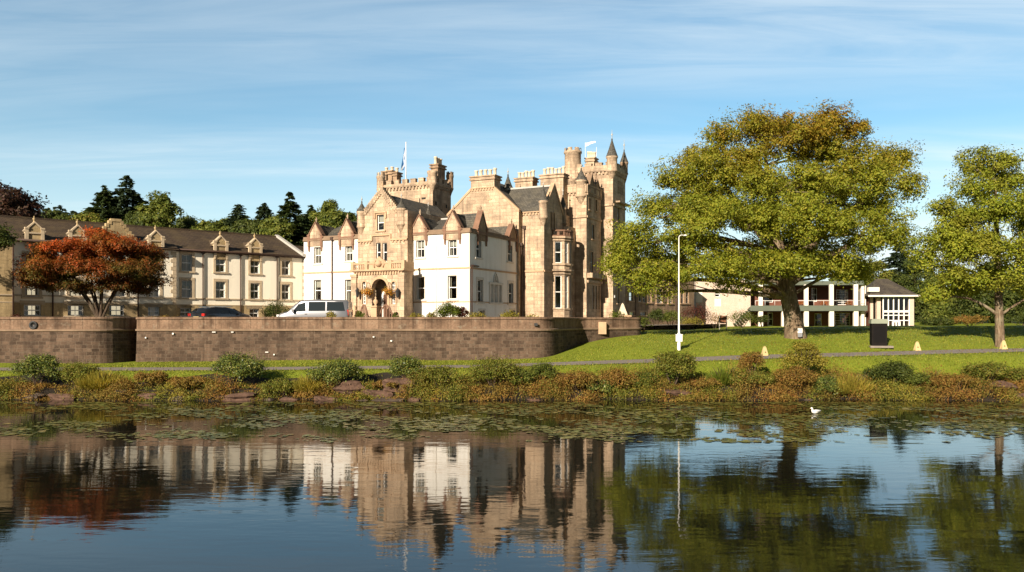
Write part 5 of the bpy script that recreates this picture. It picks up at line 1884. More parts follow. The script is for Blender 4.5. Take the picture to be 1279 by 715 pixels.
# ------------------------------------------------------------------ foliage materials
L_OAK = mat_leaf('oak_leaves', [(.160, .205, .018), (.225, .260, .022), (.280, .290, .028), (.320, .285, .030)], .42, (9.5, 15.5, (.33, .165, .02)))
L_TREE = mat_leaf('field_maple_leaves', [(0.166, 0.221, 0.017), (0.228, 0.276, 0.022), (0.283, 0.310, 0.028), (0.324, 0.310, 0.033)], .38, None, .6, (.5, (.17, .12, .02), .35))
L_RED = mat_leaf('red_maple_leaves', [(.040, .045, .009), (.060, .055, .010), (.10, .045, .010), (.15, .05, .010)], .32, (2.2, 4.8, (.50, .085, .014)), .6, (.55, (.085, .105, .014), .75))
L_COPPER = mat_leaf('copper_beech_leaves', [(.03, .014, .010), (.055, .022, .012), (.045, .030, .012)], .2)
L_CON = mat_leaf('conifer_needles', [(0.039, 0.069, 0.026), (0.065, 0.099, 0.033), (0.099, 0.126, 0.039)], .12)
L_CON2 = mat_leaf('blue_conifer_needles', [(0.043, 0.071, 0.043), (0.070, 0.105, 0.056), (0.092, 0.123, 0.055)], .12)
L_DARK = mat_leaf('dark_broad_leaves', [(0.035, 0.053, 0.010), (0.062, 0.085, 0.015), (0.106, 0.119, 0.022)], .28)
L_MID = mat_leaf('mid_green_leaves', [(0.065, 0.094, 0.014), (0.115, 0.144, 0.022), (0.187, 0.194, 0.031)], .32)
L_RHODO = mat_leaf('rhododendron_leaves', [(0.051, 0.081, 0.021), (0.094, 0.135, 0.030), (0.169, 0.195, 0.040), (0.254, 0.237, 0.051)], .22, None, .4)
L_OLIVE = mat_leaf('olive_leaves', [(.095, .125, .018), (.155, .180, .026), (.215, .215, .032), (.20, .145, .03)], .32)
L_RUST = mat_leaf('rusty_bracken', [(.21, .095, .026), (.29, .135, .032), (.24, .17, .034), (.34, .20, .045), (.15, .14, .026)], .32, None, .7, (.7, (.14, .15, .025), .40))
L_STRAW = mat_leaf('straw_yellow_leaves', [(0.179, 0.179, 0.026), (0.299, 0.254, 0.038), (0.404, 0.314, 0.053)], .4)
L_GREENB = mat_leaf('bright_green_leaves', [(.07, .11, .010), (.12, .16, .016), (.18, .20, .022)], .36)
L_PURP = mat_leaf('maroon_leaves', [(.06, .016, .012), (.11, .028, .018), (.05, .03, .012)], .3)
L_FLOW = mat_leaf('yellow_orange_flowers', [(.10, .12, .015), (.55, .30, .02), (.62, .36, .03), (.55, .16, .02), (.12, .12, .02)], .3)
L_ORANGE = mat_leaf('orange_flowers', [(.5, .12, .03), (.55, .2, .05), (.10, .11, .02)], .3)


def limb(mb, p0, p1, r0, r1, sag=.0, n=5, m=0, sides=6):
    p0, p1 = Vector(p0), Vector(p1)
    L = (p1 - p0).length
    k = Vector(RG.normal(size=3)) * L * .05
    pts, rr = [], []
    for i in range(n + 1):
        t = i / n
        pts.append(p0.lerp(p1, t) + k * math.sin(math.pi * t) + Vector((0, 0, sag * L * math.sin(math.pi * t))))
        rr.append(r0 + (r1 - r0) * t)
    mb.tube(pts, rr, sides, m, True, False)
    return pts


def make_tree(name, label, cat, base, trunk, lobes, leaf, bark, size, per, cr, group=None, crown_name='crown', limbs=True, twigs=.5, up=.45, flat=.62):
    root = empty(name, base); tag(root, label, cat, group)
    tm = MB()
    if trunk:
        pts = [Vector(t[:3]) for t in trunk]; rr = [t[3] for t in trunk]
        tm.tube(pts, rr, 12, 0, True, False)
    C, Rd, OUT = [], [], []
    for (cx, cy, cz, rx, ry, rz, n) in lobes:
        c = np.array([cx, cy, cz]); q = np.array([rx, ry, rz])
        d = rand_dirs(n) * (RG.uniform(.25, 1, (n, 1)) ** .40)
        P = c + d * np.maximum(q - cr * .75, .15 * q)
        nc = 9
        bd = rand_dirs(n * nc); bd[:, 2] = bd[:, 2] * .8 + .25
        bs = np.repeat(RG.uniform(.65, 1.3, (n, 1)) * cr, nc, 0)
        C.append(np.repeat(P, nc, 0) + bd * bs * np.array([1, 1, flat]) * RG.uniform(.55, 1.05, (n * nc, 1)))
        OUT.append(bd)
        s0 = bs * RG.uniform(.28, .52, (n * nc, 1))
        Rd.append(np.concatenate([s0, s0, s0 * .8], 1))
        if limbs and trunk:
            k = min(range(len(pts)), key=lambda i: (pts[i] - Vector(c)).length + (6 if pts[i].z > cz - rz * .1 else 0) + (50 if i == 0 else 0))
            st = pts[k]
            end = Vector(c) - Vector((0, 0, rz * .25))
            r0 = max(.05, min(rr[k] * .5, .016 * (end - st).length + .05))
            lp_ = limb(tm, st, end, r0, r0 * .35, .10, 6, 0, 7)
            for j in range(n):
                if RG.random() < twigs:
                    a = lp_[RG.integers(3, len(lp_))]
                    limb(tm, a, Vector(P[j]), r0 * .28, .015, .04, 3, 0, 4)
    C = np.concatenate(C); Rd = np.concatenate(Rd); OUT = np.concatenate(OUT)
    if tm.v:
        tm.build('trunk', bark, root)
    per = max(8, per // 9)
    P, U, V = clump_leaves(C, Rd, per, size, up, .45, .66, np.repeat(OUT, per, 0))
    quad_mesh(crown_name, P, U, V, leaf, root)
    return root


def px_lobes(px, py, D, items, base, dens=1.0, sc=.96):
    """lobes given as picture columns/rows at distance D -> metres from the base"""
    s = D / FPX; out = []
    for it in items:
        lx, ly, wx, wy = it[:4]
        dy = it[4] if len(it) > 4 else 0.0
        p = at(lx, ly, D)
        rx, rz = wx * s * sc, wy * s * sc
        ry = it[5] if len(it) > 5 else (rx + rz) * .55
        n = max(3, int(dens * (rx * rz + rx * ry + ry * rz) / 3 * 2.0))
        out.append((p.x - base.x, dy, p.z - base.z, rx, ry, rz, n))
    return out


# ---- the big oak
ob = on_ground(993, 422)
D = ob.y
items = [(1000, 180, 60, 42, -.5), (935, 190, 48, 38, 1), (1058, 180, 52, 40, 1.5), (1108, 212, 34, 34, 0), (968, 160, 34, 24, 2), (1030, 156, 38, 18, -1),
         (885, 222, 50, 40, -1), (862, 262, 42, 30, 1.5), (955, 240, 62, 42, -4), (1040, 235, 62, 42, -3), (1098, 252, 36, 30, 2), (1120, 235, 22, 26, -1.5),
         (820, 268, 30, 26, -1), (798, 298, 36, 30, 0), (782, 318, 24, 36, 1), (846, 305, 48, 36, -3), (905, 290, 52, 38, -5.5), (975, 292, 58, 40, -6.5), (1042, 300, 50, 36, -5),
         (1040, 322, 50, 22, 2), (1018, 298, 40, 26, 3.5), (830, 342, 40, 22, -1.5), (880, 338, 48, 26, -5), (945, 338, 50, 26, -6), (1006, 340, 44, 24, -4), (1054, 338, 36, 20, -1),
         (900, 245, 60, 45, 5), (1000, 240, 70, 50, 6), (1060, 225, 55, 45, 5), (850, 320, 50, 30, 4), (940, 320, 60, 34, 5), (1085, 282, 26, 20, -3), (770, 338, 16, 22, -1), (795, 352, 24, 20, -1), (822, 362, 26, 18, 0), (868, 270, 40, 28, -3), (1080, 340, 28, 18, 1), (1112, 300, 18, 14, -1), (905, 356, 30, 12, -3), (905, 168, 32, 24, 1), (940, 156, 36, 18, 0), (990, 151, 40, 16, 1), (1062, 163, 30, 18, 0), (872, 198, 30, 28, 1), (838, 228, 30, 24, 0), (1122, 196, 20, 22, 1)]
lob = px_lobes(0, 0, D, items, ob, 1.1, 1.0)
T = lambda px, py, dy=0: ((px - 993) * D / FPX, dy, (422 - py) * D / FPX)
trunk = [(*T(994, 430), .88), (*T(993, 418), .74), (*T(990, 395), .60), (*T(985, 372), .56), (*T(980, 352), .60), (*T(975, 320), .46), (*T(968, 285, .3), .36), (*T(963, 245, .4), .26), (*T(960, 205, .5), .15), (*T(958, 175, .6), .07)]
oak = make_tree('oak_tree', 'huge spreading oak turning brown at the top of its crown on the lawn', 'tree', ob, trunk, lob, L_OAK, BARK, .085, 640, 1.25, None, 'crown', True, .5, .45, .72)
b = MB()
for pts_ in ([(986, 350), (1000, 318), (1012, 280), (1022, 235), (1028, 190)], [(985, 352), (960, 330), (925, 315), (885, 300), (845, 290)], [(988, 352), (1020, 330), (1055, 312), (1085, 290)], [(978, 322), (950, 290), (925, 255), (905, 225)], [(1000, 318), (1035, 285), (1075, 255), (1105, 235)]):
    n = len(pts_); b.tube([T(x, y, .25 * i) for i, (x, y) in enumerate(pts_)], [.34 * (1 - i / n) + .04 for i in range(n)], 8, 0, True, False)
b.build('limb', BARK, oak)
sg_ = empty('tree_plaque', (ob.x + .02, ob.y - .92, ob.z)); tag(sg_, 'small white plaque over a grey plate at the foot of the big oak', 'plaque')
m = MB(); m.box(-.16, -.03, .34, .16, .03, .66); m.build('white_plate', METALW, sg_)
m = MB(); m.box(-.15, -.035, .06, .15, .02, .32); m.build('grey_plate', mat_plain('grey_plate_paint', (.22, .22, .23), .6), sg_)
m = MB(); m.box(-.03, .02, -.2, .03, .06, .6); m.build('stake', PIPE, sg_)

# ---- the tree at the right edge
tb = on_ground(1249, 433.5); D2 = tb.y
T2 = lambda px, py, dy=0: ((px - 1249) * D2 / FPX, dy, (433.5 - py) * D2 / FPX)
items = [(1240, 216, 26, 27), (1205, 240, 30, 28, -1), (1268, 232, 30, 30, 1), (1178, 262, 20, 20, 0), (1225, 268, 40, 32, -2), (1278, 272, 40, 34, -1), (1172, 298, 24, 22, -1), (1210, 312, 40, 30, -2.5), (1268, 318, 44, 34, -2), (1160, 330, 20, 20, 0), (1190, 348, 34, 24, -1.5), (1232, 352, 36, 22, -2), (1290, 358, 40, 26, -1), (1322, 300, 48, 50, 0), (1318, 240, 36, 40, 1), (1240, 290, 50, 45, 3), (1168, 368, 22, 16, -.5), (1150, 312, 16, 16, 0), (1196, 278, 30, 24, -1), (1188, 322, 30, 22, -2), (1215, 205, 22, 20, 0), (1255, 205, 22, 16, 0), (1212, 362, 34, 14, 1)]
lob = px_lobes(0, 0, D2, items, tb, 1.4, 1.0)
trunk = [(*T2(1249, 440), .36), (*T2(1249, 428), .30), (*T2(1248, 395), .26), (*T2(1247, 360), .23), (*T2(1246, 320), .2), (*T2(1244, 275), .15), (*T2(1243, 230), .09), (*T2(1241, 205), .03)]
make_tree('lawn_tree', 'green round-crowned tree with a straight pale trunk by the path at the right edge', 'tree', tb, trunk, lob, L_TREE, BARK, .080, 560, 1.10, None, 'crown', True, .5, .45, .75)

# ---- red maple on the terrace
mb_ = at(125, 0, 54.0); mb_.z = TER; D3 = 54.0
T3 = lambda px, py, dy=0: ((px - 125) * D3 / FPX, dy, CAMZ - (py - HY) * D3 / FPX - TER)
items = [(120, 305, 50, 14, 0), (85, 315, 36, 16, -.8), (158, 313, 36, 16, -.5), (60, 328, 28, 16, -.4), (45, 346, 18, 14, 0), (180, 335, 26, 18, 0), (105, 335, 40, 18, -2), (150, 340, 36, 18, -1.8), (75, 345, 34, 14, -1.5), (190, 352, 18, 10, 0), (130, 320, 60, 20, 2), (105, 358, 26, 9, -1.2), (152, 360, 28, 9, -1), (60, 358, 20, 9, .3), (125, 292, 26, 7, .4), (175, 318, 22, 12, 1), (70, 350, 30, 12, -1.6), (182, 345, 22, 14, -.8), (95, 362, 22, 8, .5), (165, 362, 24, 8, .5), (40, 355, 12, 8, 0), (140, 352, 40, 10, 1.5)]
lob = px_lobes(0, 0, D3, items, mb_, 4.6, 1.12)
mt_ = make_tree('red_maple', 'wide low red and green maple with many fanned stems in front of the ivory wing', 'tree', mb_, [(*T3(125, 432), .2), (*T3(125, 400), .17), (*T3(125, 390), .12)], lob, L_RED, BARKDARK, .066, 330, .68, None, 'crown', False, .4, .6, .45)
b = MB()
for ex, ey, dy in ((88, 330, -.6), (100, 325, .8), (112, 318, -.9), (124, 310, .3), (140, 316, -.7), (155, 325, .6), (172, 330, -.3), (70, 340, .2)):
    mx_ = 125 + (ex - 125) * .55
    b.tube([T3(125 + (ex - 125) * .06, 398, 0), T3(125 + (ex - 125) * .25, 380, dy * .3), T3(mx_, 358, dy * .7), T3(ex, ey, dy)], [.10, .085, .06, .02], 7, 0, True, False)
b.build('stem', BARKDARK, mt_)

# ---- tree at the left edge of the picture
lb = Vector((-35.2, 51.3, TER))
lob = [(0, 0, 6.4, 2.6, 2.4, 1.6, 16), (1.6, 0, 5.6, 1.8, 1.8, 1.0, 12), (-1.6, .5, 5.4, 2.2, 2, 1.4, 14), (.6, -1, 4.6, 2.0, 1.8, .8, 12), (0, 0, 8.0, 2.0, 1.8, 1.4, 12)]
make_tree('garden_tree', 'dark green tree leaning into the left edge before the far end of the ivory wing', 'tree', lb, [(0, 0, -.2, .22), (0, 0, 3, .18), (.1, 0, 6, .1), (0, 0, 8, .04)], lob, L_DARK, BARKDARK, .085, 240, .7)

# ---- woodland behind the roofs
bbp = at(8, 0, 92.0); gb = gz(bbp.x, 92)
lob = px_lobes(0, 0, 92.0, [(-5, 262, 48, 26, 0, 4), (20, 252, 30, 20, 0, 4), (-20, 245, 40, 22, 0, 4), (36, 268, 14, 14, 0, 3), (0, 290, 50, 30, 0, 4)], Vector((bbp.x, 92, gb)), .9)
make_tree('purple_tree', 'dark purple-leaved tree rising behind the left end of the brown roof', 'tree', Vector((bbp.x, 92, gb)), [(0, 0, -.3, .6), (0, 0, 8, .4), (0, 0, 13, .2)], lob, L_COPPER, BARKDARK, .20, 200, 1.5)


def conifer_mesh(h, r, leaf, parent, dens=1.0, droop=.25, top=.0, sz=.30):
    C, Uo, Vo = [], [], []
    n_wh = int(h / .34)
    for i in range(n_wh):
        t = (i + RG.uniform(-.8, .8)) / n_wh
        t = min(max(t, 0), .995)
        z = h * (.10 + .90 * t)
        rr = min(h * (1 - t) * .66, r) * RG.uniform(.72, 1.18) + .14
        nb = max(4, int((4 + 4 * (1 - t)) * dens))
        z00 = z
        for k in range(nb):
            z = z00 + RG.uniform(-.35, .35)
            a = RG.uniform(0, 2 * math.pi)
            L = rr * RG.uniform(.7, 1.12)
            ns = max(2, int(L / .24))
            s0 = RG.uniform(.15, 1, (ns * 3, 1)) ** .7
            d = np.array([math.cos(a), math.sin(a), 0.0])
            w = np.array([-math.sin(a), math.cos(a), 0.0])
            P = np.array([0, 0, z]) + d * L * s0 + np.array([0, 0, 1]) * (-(droop * L) * s0 ** 1.3 + .10 * L * s0 ** 3) + w * RG.uniform(-.22, .22, (ns * 3, 1)) * L * (1.1 - s0) + RG.normal(0, .05, (ns * 3, 3))
            C.append(P)
            u = d * .8 + w * RG.uniform(-.8, .8, (ns * 3, 1)) + np.array([0, 0, 1]) * RG.uniform(-.45, .15, (ns * 3, 1))
            u /= np.linalg.norm(u, axis=1, keepdims=True)
            v = np.cross(u, rand_dirs(ns * 3) * .5 + np.array([0, 0, 1]))
            v /= np.linalg.norm(v, axis=1, keepdims=True) + 1e-9
            q = sz * RG.uniform(.7, 1.3, (ns * 3, 1))
            Uo.append(u * q); Vo.append(v * q * .42)
    C = np.concatenate(C); Uo = np.concatenate(Uo); Vo = np.concatenate(Vo)
    m_ = MB(); m_.tube([(0, 0, -.5), (0, 0, h * .6), (0, 0, h * .99)], [h * .018, h * .01, .015], 6, 0, True, False); m_.build('trunk', BARKDARK, parent)
    return quad_mesh('crown', C, Uo, Vo, leaf, parent)


for px, yt, Dd, wpx, leaf, lab in ((158, 219, 108, 44, L_CON2, 'tallest dark conifer behind the left roof, beside a feathery paler one'), (131, 232, 106, 38, L_CON, 'feathery paler conifer just left of the tallest one behind the roof'),
                                   (298, 254, 104, 34, L_CON2, 'slim pointed conifer behind the ivory wing, leftmost of three in a row'), (330, 252.5, 104, 40, L_CON2, 'middle conifer of three pointed ones in a row behind the ivory wing'),
                                   (362, 241, 102, 48, L_CON, 'tallest and rightmost of three pointed conifers in a row behind the ivory wing'), (389, 258, 108, 30, L_CON, 'dark narrow conifer between the pointed row and the broad green tree by the white wing'),
                                   (1124, 299, 132, 26, L_CON2, 'slim conifer top showing in the gap between the oak and the right-hand tree')):
    p_ = at(px, yt, Dd); g0_ = gz(p_.x, Dd)
    t_ = empty('conifer', (p_.x, Dd, g0_)); tag(t_, lab, 'tree')
    conifer_mesh(p_.z - g0_, wpx * Dd / FPX / 2 * 1.9, leaf, t_, 3.4)

for px, yt, Dd, wpx, hpx, leaf, lab in ((200, 237, 100, 52, 62, L_MID, 'broad round-topped green tree behind the roof of the ivory wing'), (411, 250, 100, 40, 50, L_MID, 'broad mid-green tree behind the dormers of the white left wing'),
                                        (110, 268, 98, 60, 34, L_OLIVE, 'olive green bushy tree behind the roof left of the conifers'), (172, 262, 104, 40, 45, L_DARK, 'dark bushy tree filling in under the tallest conifer'),
                                        (262, 278, 102, 56, 26, L_MID, 'low bushy tree behind the roof between round tree and slim conifers'), (312, 276, 100, 60, 26, L_DARK, 'low dark tree at the feet of the slim conifers behind the roof'), (345, 272, 99, 44, 30, L_MID, 'low green tree at the feet of the tallest pointed conifer'), (232, 270, 106, 40, 36, L_DARK, 'dark bushy tree right of the broad round-topped green tree'), (285, 272, 106, 40, 34, L_MID, 'bushy green tree just left of the leftmost pointed conifer'), (378, 268, 106, 40, 40, L_DARK, 'dark bushy tree right of the tallest pointed conifer'), (436, 264, 106, 40, 40, L_DARK, 'dark tree behind the second dormer of the white left wing'), (70, 262, 112, 50, 36, L_DARK, 'dark bushy tree right of the purple-leaved tree'), (140, 258, 112, 40, 50, L_OLIVE, 'olive bushy tree at the feet of the feathery paler conifer')):
    p_ = at(px, yt, Dd); g0_ = gz(p_.x, Dd); s = Dd / FPX; Bv = Vector((p_.x, Dd, g0_)); hz = p_.z - g0_
    w_ = wpx * s / 2; hh_ = hpx * s / 2
    lob = [(0, 0, hz - hh_ * .5, w_ * .55, w_ * .5, hh_ * .5, 12), (-w_ * .45, 0, hz - hh_ * 1.0, w_ * .55, w_ * .5, hh_ * .55, 12), (w_ * .45, -.5, hz - hh_ * .95, w_ * .55, w_ * .5, hh_ * .6, 12), (0, -w_ * .3, hz - hh_ * 1.4, w_ * .8, w_ * .6, hh_ * .6, 16), (0, 0, hz - hh_ * 2.2, w_ * .85, w_ * .6, hh_ * .7, 16)]
    make_tree('broadleaf_tree', lab, 'tree', Bv, [(0, 0, -.3, .35), (0, 0, hz * .5, .25), (0, 0, hz * .85, .1)], lob, leaf, BARKDARK, .17, 230, max(.9, w_ * .33))

# far treeline on the hill: a few conifers built once, then copied
protos = []
for k in range(4):
    t_ = empty('hill_conifer', (0, 0, 0))
    conifer_mesh(11 + k, 2.0 + .3 * k, L_CON2 if k % 2 else L_CON, t_, .8, .25, 0, .45)
    protos.append(t_)


def tree_copy(src):
    c = src.copy(); COL.objects.link(c)
    for ch in src.children:
        d = ch.copy(); COL.objects.link(d); d.parent = c
    return c


spots = []
for px in np.arange(30, 135, 3.4): spots.append((px + RG.uniform(-2, 2), 262 + RG.uniform(-9, 6) + (px - 30) * .07, RG.uniform(150, 185)))
for px in np.arange(222, 470, 5.0): spots.append((px + RG.uniform(-2, 2), 281 + RG.uniform(-7, 5), RG.uniform(150, 185)))
for px in np.arange(-40, 28, 5): spots.append((px, 262 + RG.uniform(-6, 6), RG.uniform(150, 180)))
for px in np.arange(1062, 1360, 6.5): spots.append((px + RG.uniform(-2, 2), 372 + RG.uniform(-14, 6), RG.uniform(150, 185)))
used = [False] * 4
for i, (px, yt, Dd) in enumerate(spots):
    k = int(RG.integers(0, 4))
    o = tree_copy(protos[k]) if used[k] else protos[k]
    used[k] = True
    p_ = at(px, yt, Dd); g0_ = gz(p_.x, Dd)
    hgt = max(5.0, p_.z - g0_); s = hgt / (11 + k)
    o.location = (p_.x, Dd, g0_ if p_.z - g0_ > 5 else p_.z - 5); o.scale = (max(s, .8), max(s, .8), s); o.rotation_euler = (0, 0, RG.uniform(0, 6.28))
    tag(o, 'dark conifer of the distant wooded treeline on the hill' if px < 700 else 'dark conifer of the distant wood beyond the modern pavilion', 'tree', 'conifers of the far treeline left' if px < 700 else 'conifers of the far wood right')

# dark wood at the right behind the lawn
for px, yt, Dd, wpx, hpx, leaf, lab in ((1090, 322, 128, 60, 60, L_OLIVE, 'yellow-green tree behind the hipped roof of the glazed pavilion'), (1142, 318, 118, 54, 85, L_DARK, 'dark tree right behind the glazed pavilion, left of the right-hand tree'), (1190, 322, 112, 64, 95, L_DARK, 'dark shady tree behind the left half of the right-hand tree'),
                                        (1240, 318, 112, 70, 95, L_DARK, 'dark shady tree directly behind the pale trunk at the right'), (1292, 312, 110, 76, 100, L_DARK, 'dark shady tree at the right edge of the wood behind the lawn'), (1350, 320, 112, 80, 90, L_DARK, 'dark tree of the wood just beyond the right edge'), (1168, 345, 104, 40, 60, L_MID, 'mid-green tree at the lawn edge right of the pavilion'), (1060, 330, 130, 50, 40, L_MID, 'pale green tree behind the balcony roof, partly behind the oak'),
                                        (838, 318, 125, 70, 50, L_MID, 'tree behind the shaded service wing, mostly behind the oak')):
    p_ = at(px, yt, Dd); g0_ = gz(p_.x, Dd); s = Dd / FPX; Bv = Vector((p_.x, Dd, g0_)); hz = p_.z - g0_
    w_ = wpx * s / 2; hh_ = hpx * s / 2
    lob = [(0, 0, hz - hh_ * .4, w_ * .5, w_ * .5, hh_ * .4, 10), (-w_ * .45, 0, hz - hh_ * .9, w_ * .6, w_ * .5, hh_ * .5, 12), (w_ * .5, -.5, hz - hh_ * .85, w_ * .6, w_ * .5, hh_ * .5, 12), (0, -w_ * .4, hz - hh_ * 1.3, w_ * .9, w_ * .5, hh_ * .5, 16), (0, -.5, max(hz - hh_ * 2.0, hh_ * .35), w_ * .95, w_ * .6, hh_ * .6, 16), (0, -1, 1.2, w_ * .9, w_ * .5, 1.4, 14)]
    make_tree('broadleaf_tree', lab, 'tree', Bv, [(0, 0, -.3, .35), (0, 0, hz * .5, .25), (0, 0, hz * .85, .1)], lob, leaf, BARKDARK, .17, 210, max(.9, w_ * .33))


# ------------------------------------------------------------------ shrubs
def bush(name, label, cat, px, yt, wpx, leaf, D=None, y0=None, base=None, size=.06, n=2600, kind='dome', group=None, depth=None):
    """rounded shrub: foliage in clumps over a few stems"""
    if base is None:
        x = (px - CX) / FPX * D; z = gz(x, D)
        base = Vector((x, D, z))
    s = base.y / FPX; wpx *= 1.18
    top = CAMZ - (yt - HY) * s
    h = max(.3, top - base.z); w_ = wpx * s / 2
    root = empty(name, base); tag(root, label, cat, group)
    m_ = MB()
    for k in range(7):
        a = RG.uniform(0, 6.28)
        m_.tube([(0.05 * math.cos(a), .05 * math.sin(a), -.1), (w_ * .3 * math.cos(a), w_ * .3 * math.sin(a), h * .4), (w_ * .6 * math.cos(a), w_ * .6 * math.sin(a), h * .75)], [.035, .025, .008], 5, 0, True, False)
    m_.build('stem', BARKDARK, root)
    dpt = depth if depth else w_ * .8
    if kind == 'dome':
        k = 34
        d = rand_dirs(k); d[:, 2] = np.abs(d[:, 2]) * 1.1 - .25
        C = d * np.array([w_, dpt, h * .52]) * RG.uniform(.45, .82, (k, 1)) + np.array([0, 0, h * .50])
        q = RG.uniform(.20, .36, (k, 1)) * min(w_, h)
        P, U, V = clump_leaves(C, np.concatenate([q, q, q * .85], 1), max(20, n // k), size, .5, .3)
        P[:, 2] = np.maximum(P[:, 2], .02)
    elif kind == 'blade':
        a = RG.uniform(0, 6.28, (n, 1)); rr = RG.uniform(0, 1, (n, 1)) ** .5
        d = np.concatenate([np.cos(a), np.sin(a), np.zeros((n, 1))], 1)
        L = h * RG.uniform(.45, 1.0, (n, 1)) * (1.05 - .45 * rr)
        up_ = np.array([0, 0, 1.0]) + d * rr * .75 + RG.normal(0, .12, (n, 3))
        up_ /= np.linalg.norm(up_, axis=1, keepdims=True)
        root_p = d * rr * np.array([w_ * .6, dpt * .6, 0])
        t = RG.uniform(.35, .75, (n, 1))
        P = root_p + up_ * L * t
        U = up_ * L * .28
        V = np.cross(up_, rand_dirs(n)); V /= np.linalg.norm(V, axis=1, keepdims=True) + 1e-9
        V = V * RG.uniform(.010, .026, (n, 1))
    quad_mesh('foliage', P, U, V, leaf, root)
    return root


BK = 'shrubs along the bank'
BUSHPX = []
for nm, lab, px, yt, w_, leaf, D_, sz, n, kd in (
    ('leafy_bush', 'round dark green bush on the bank at the far left below the bastion', 46, 440, 56, L_RHODO, 42.2, .055, 3200, 'dome'),
    ('brown_shrub', 'brownish shrub between the far-left dark bush and the tall yellow-green grass', 98, 450, 52, L_OLIVE, 42.3, .05, 2800, 'dome'),
    ('grass_clump', 'tall yellow-green grassy clump on the bank below the shaded bastion corner', 127, 455, 66, L_STRAW, 40.9, .05, 2600, 'blade'),
    ('rust_shrub', 'small rusty shrub just right of the tall yellow-green grass clump', 190, 463, 44, L_RUST, 42.0, .05, 2000, 'dome'),
    ('rust_shrub', 'low wide rusty shrub left of the big round bush under the dark car', 236, 470, 72, L_RUST, 41.0, .05, 2600, 'dome'),
    ('leafy_bush', 'big round dark green bush on the bank below the dark car', 298, 441, 72, L_RHODO, 42.3, .055, 4200, 'dome'),
    ('straw_shrub', 'low straw-coloured shrub right of the big round bush below the car', 350, 472, 54, L_OLIVE, 41.0, .05, 2000, 'dome'),
    ('grass_clump', 'yellow grass clump on the bank under the front of the minibus', 386, 461, 44, L_STRAW, 40.9, .05, 1800, 'blade'),
    ('leafy_bush', 'dark green bush on the bank below the minibus', 419, 446, 66, L_RHODO, 42.0, .055, 3600, 'dome'),
    ('leafy_bush', 'neat round green bush on the bank below the entrance porch', 508, 440, 46, L_RHODO, 42.3, .055, 3000, 'dome'),
    ('maroon_shrub', 'low reddish creeping shrub over the rocks below the neat round bush', 492, 474, 60, L_RUST, 41.2, .045, 2000, 'dome'),
    ('olive_shrub', 'feathery olive shrub right of the neat round bush below the porch', 549, 456, 58, L_OLIVE, 41.4, .05, 2800, 'dome'),
    ('olive_shrub', 'large olive green shrub on the bank below the white block corner', 617, 444, 64, L_OLIVE, 41.8, .05, 3800, 'dome'),
    ('olive_shrub', 'upright green shrub on the bank below the rounded end of the terrace wall', 678, 449, 36, L_MID, 42.2, .05, 2400, 'dome'),
    ('rust_shrub', 'reddish shrub on the bank below the shaded return of the terrace wall', 722, 462, 56, L_RUST, 41.5, .05, 2600, 'dome'),
    ('rust_shrub', 'orange-brown shrub on the bank left of the tall bush by the lamp post', 776, 458, 58, L_RUST, 41.7, .05, 2800, 'dome'),
    ('tall_shrub', 'tall mixed green and brown bush on the bank in front of the lamp post', 841, 434, 58, L_OLIVE, 42.0, .055, 4400, 'dome'),
    ('sword_leaf_clump', 'clump of bright green sword-shaped leaves right of the tall lamp-post bush', 904, 450, 44, L_GREENB, 42.4, .05, 900, 'blade'),
    ('round_topped_shrub', 'small round brown-red shrub on a thin stem right of the sword-leaved clump', 938, 432, 32, L_RUST, 43.0, .05, 2200, 'dome'),
    ('olive_shrub', 'spreading green shrub on the bank below the small round brown-red one', 936, 462, 60, L_OLIVE, 41.4, .05, 2800, 'dome'),
    ('golden_shrub', 'round yellow-green bush tinged red on the bank directly below the oak trunk', 1003, 424, 54, L_STRAW, 43.4, .055, 3600, 'dome'),
    ('rust_shrub', 'bushy rust and green shrub at the water below the round yellow-green bush', 992, 457, 60, L_RUST, 41.6, .05, 2800, 'dome'),
    ('grass_clump', 'pale yellow grassy clump on the bank left of the low dark bush', 1060, 458, 62, L_STRAW, 41.8, .05, 2200, 'blade'),
    ('leafy_bush', 'low dark green bush on the bank below the dark cabinet', 1112, 449, 60, L_DARK, 42.6, .055, 3400, 'dome'),
    ('dry_spikes', 'cluster of dry pale brown flower spikes right of the low dark bush', 1163, 456, 34, L_STRAW, 42.6, .05, 500, 'blade'),
    ('rust_shrub', 'broad rusty bank shrub between the dry spikes and the right-edge bush', 1190, 468, 70, L_RUST, 41.2, .05, 3000, 'dome'),
    ('brown_shrub', 'brownish green bush on the bank near the right edge', 1232, 451, 66, L_OLIVE, 42.6, .055, 3200, 'dome'),
    ('leafy_bush', 'mid-green bush on the bank between the large olive shrub and the upright green one', 648, 458, 40, L_MID, 42.0, .05, 2400, 'dome'),
    ('leafy_bush', 'low dark green bush at the water between the reddish and the orange-brown shrubs', 750, 470, 36, L_RHODO, 41.6, .05, 2200, 'dome'),
    ('leafy_bush', 'green bush at the water directly left of the tall bush by the lamp post', 806, 464, 36, L_MID, 41.6, .05, 2200, 'dome'),
    ('red_shrub', 'low red-brown shrub at the water just right of the tall lamp-post bush', 880, 472, 46, L_RUST, 41.6, .045, 2200, 'dome'),
    ('leafy_bush', 'dark green low bush between the golden bush and the pale grassy clump', 1034, 468, 36, L_RHODO, 41.8, .05, 2000, 'dome'),
    ('leafy_bush', 'small green bush on the bank right of the low dark bush', 1146, 464, 30, L_MID, 42.0, .05, 1800, 'dome'),
    ('brown_shrub', 'dark brown-green bush cut off by the right edge of the bank', 1284, 456, 50, L_OLIVE, 42.4, .055, 2600, 'dome')):
    D_ = max(40.95, D_ - .85)
    BUSHPX.append((px, w_, kd))
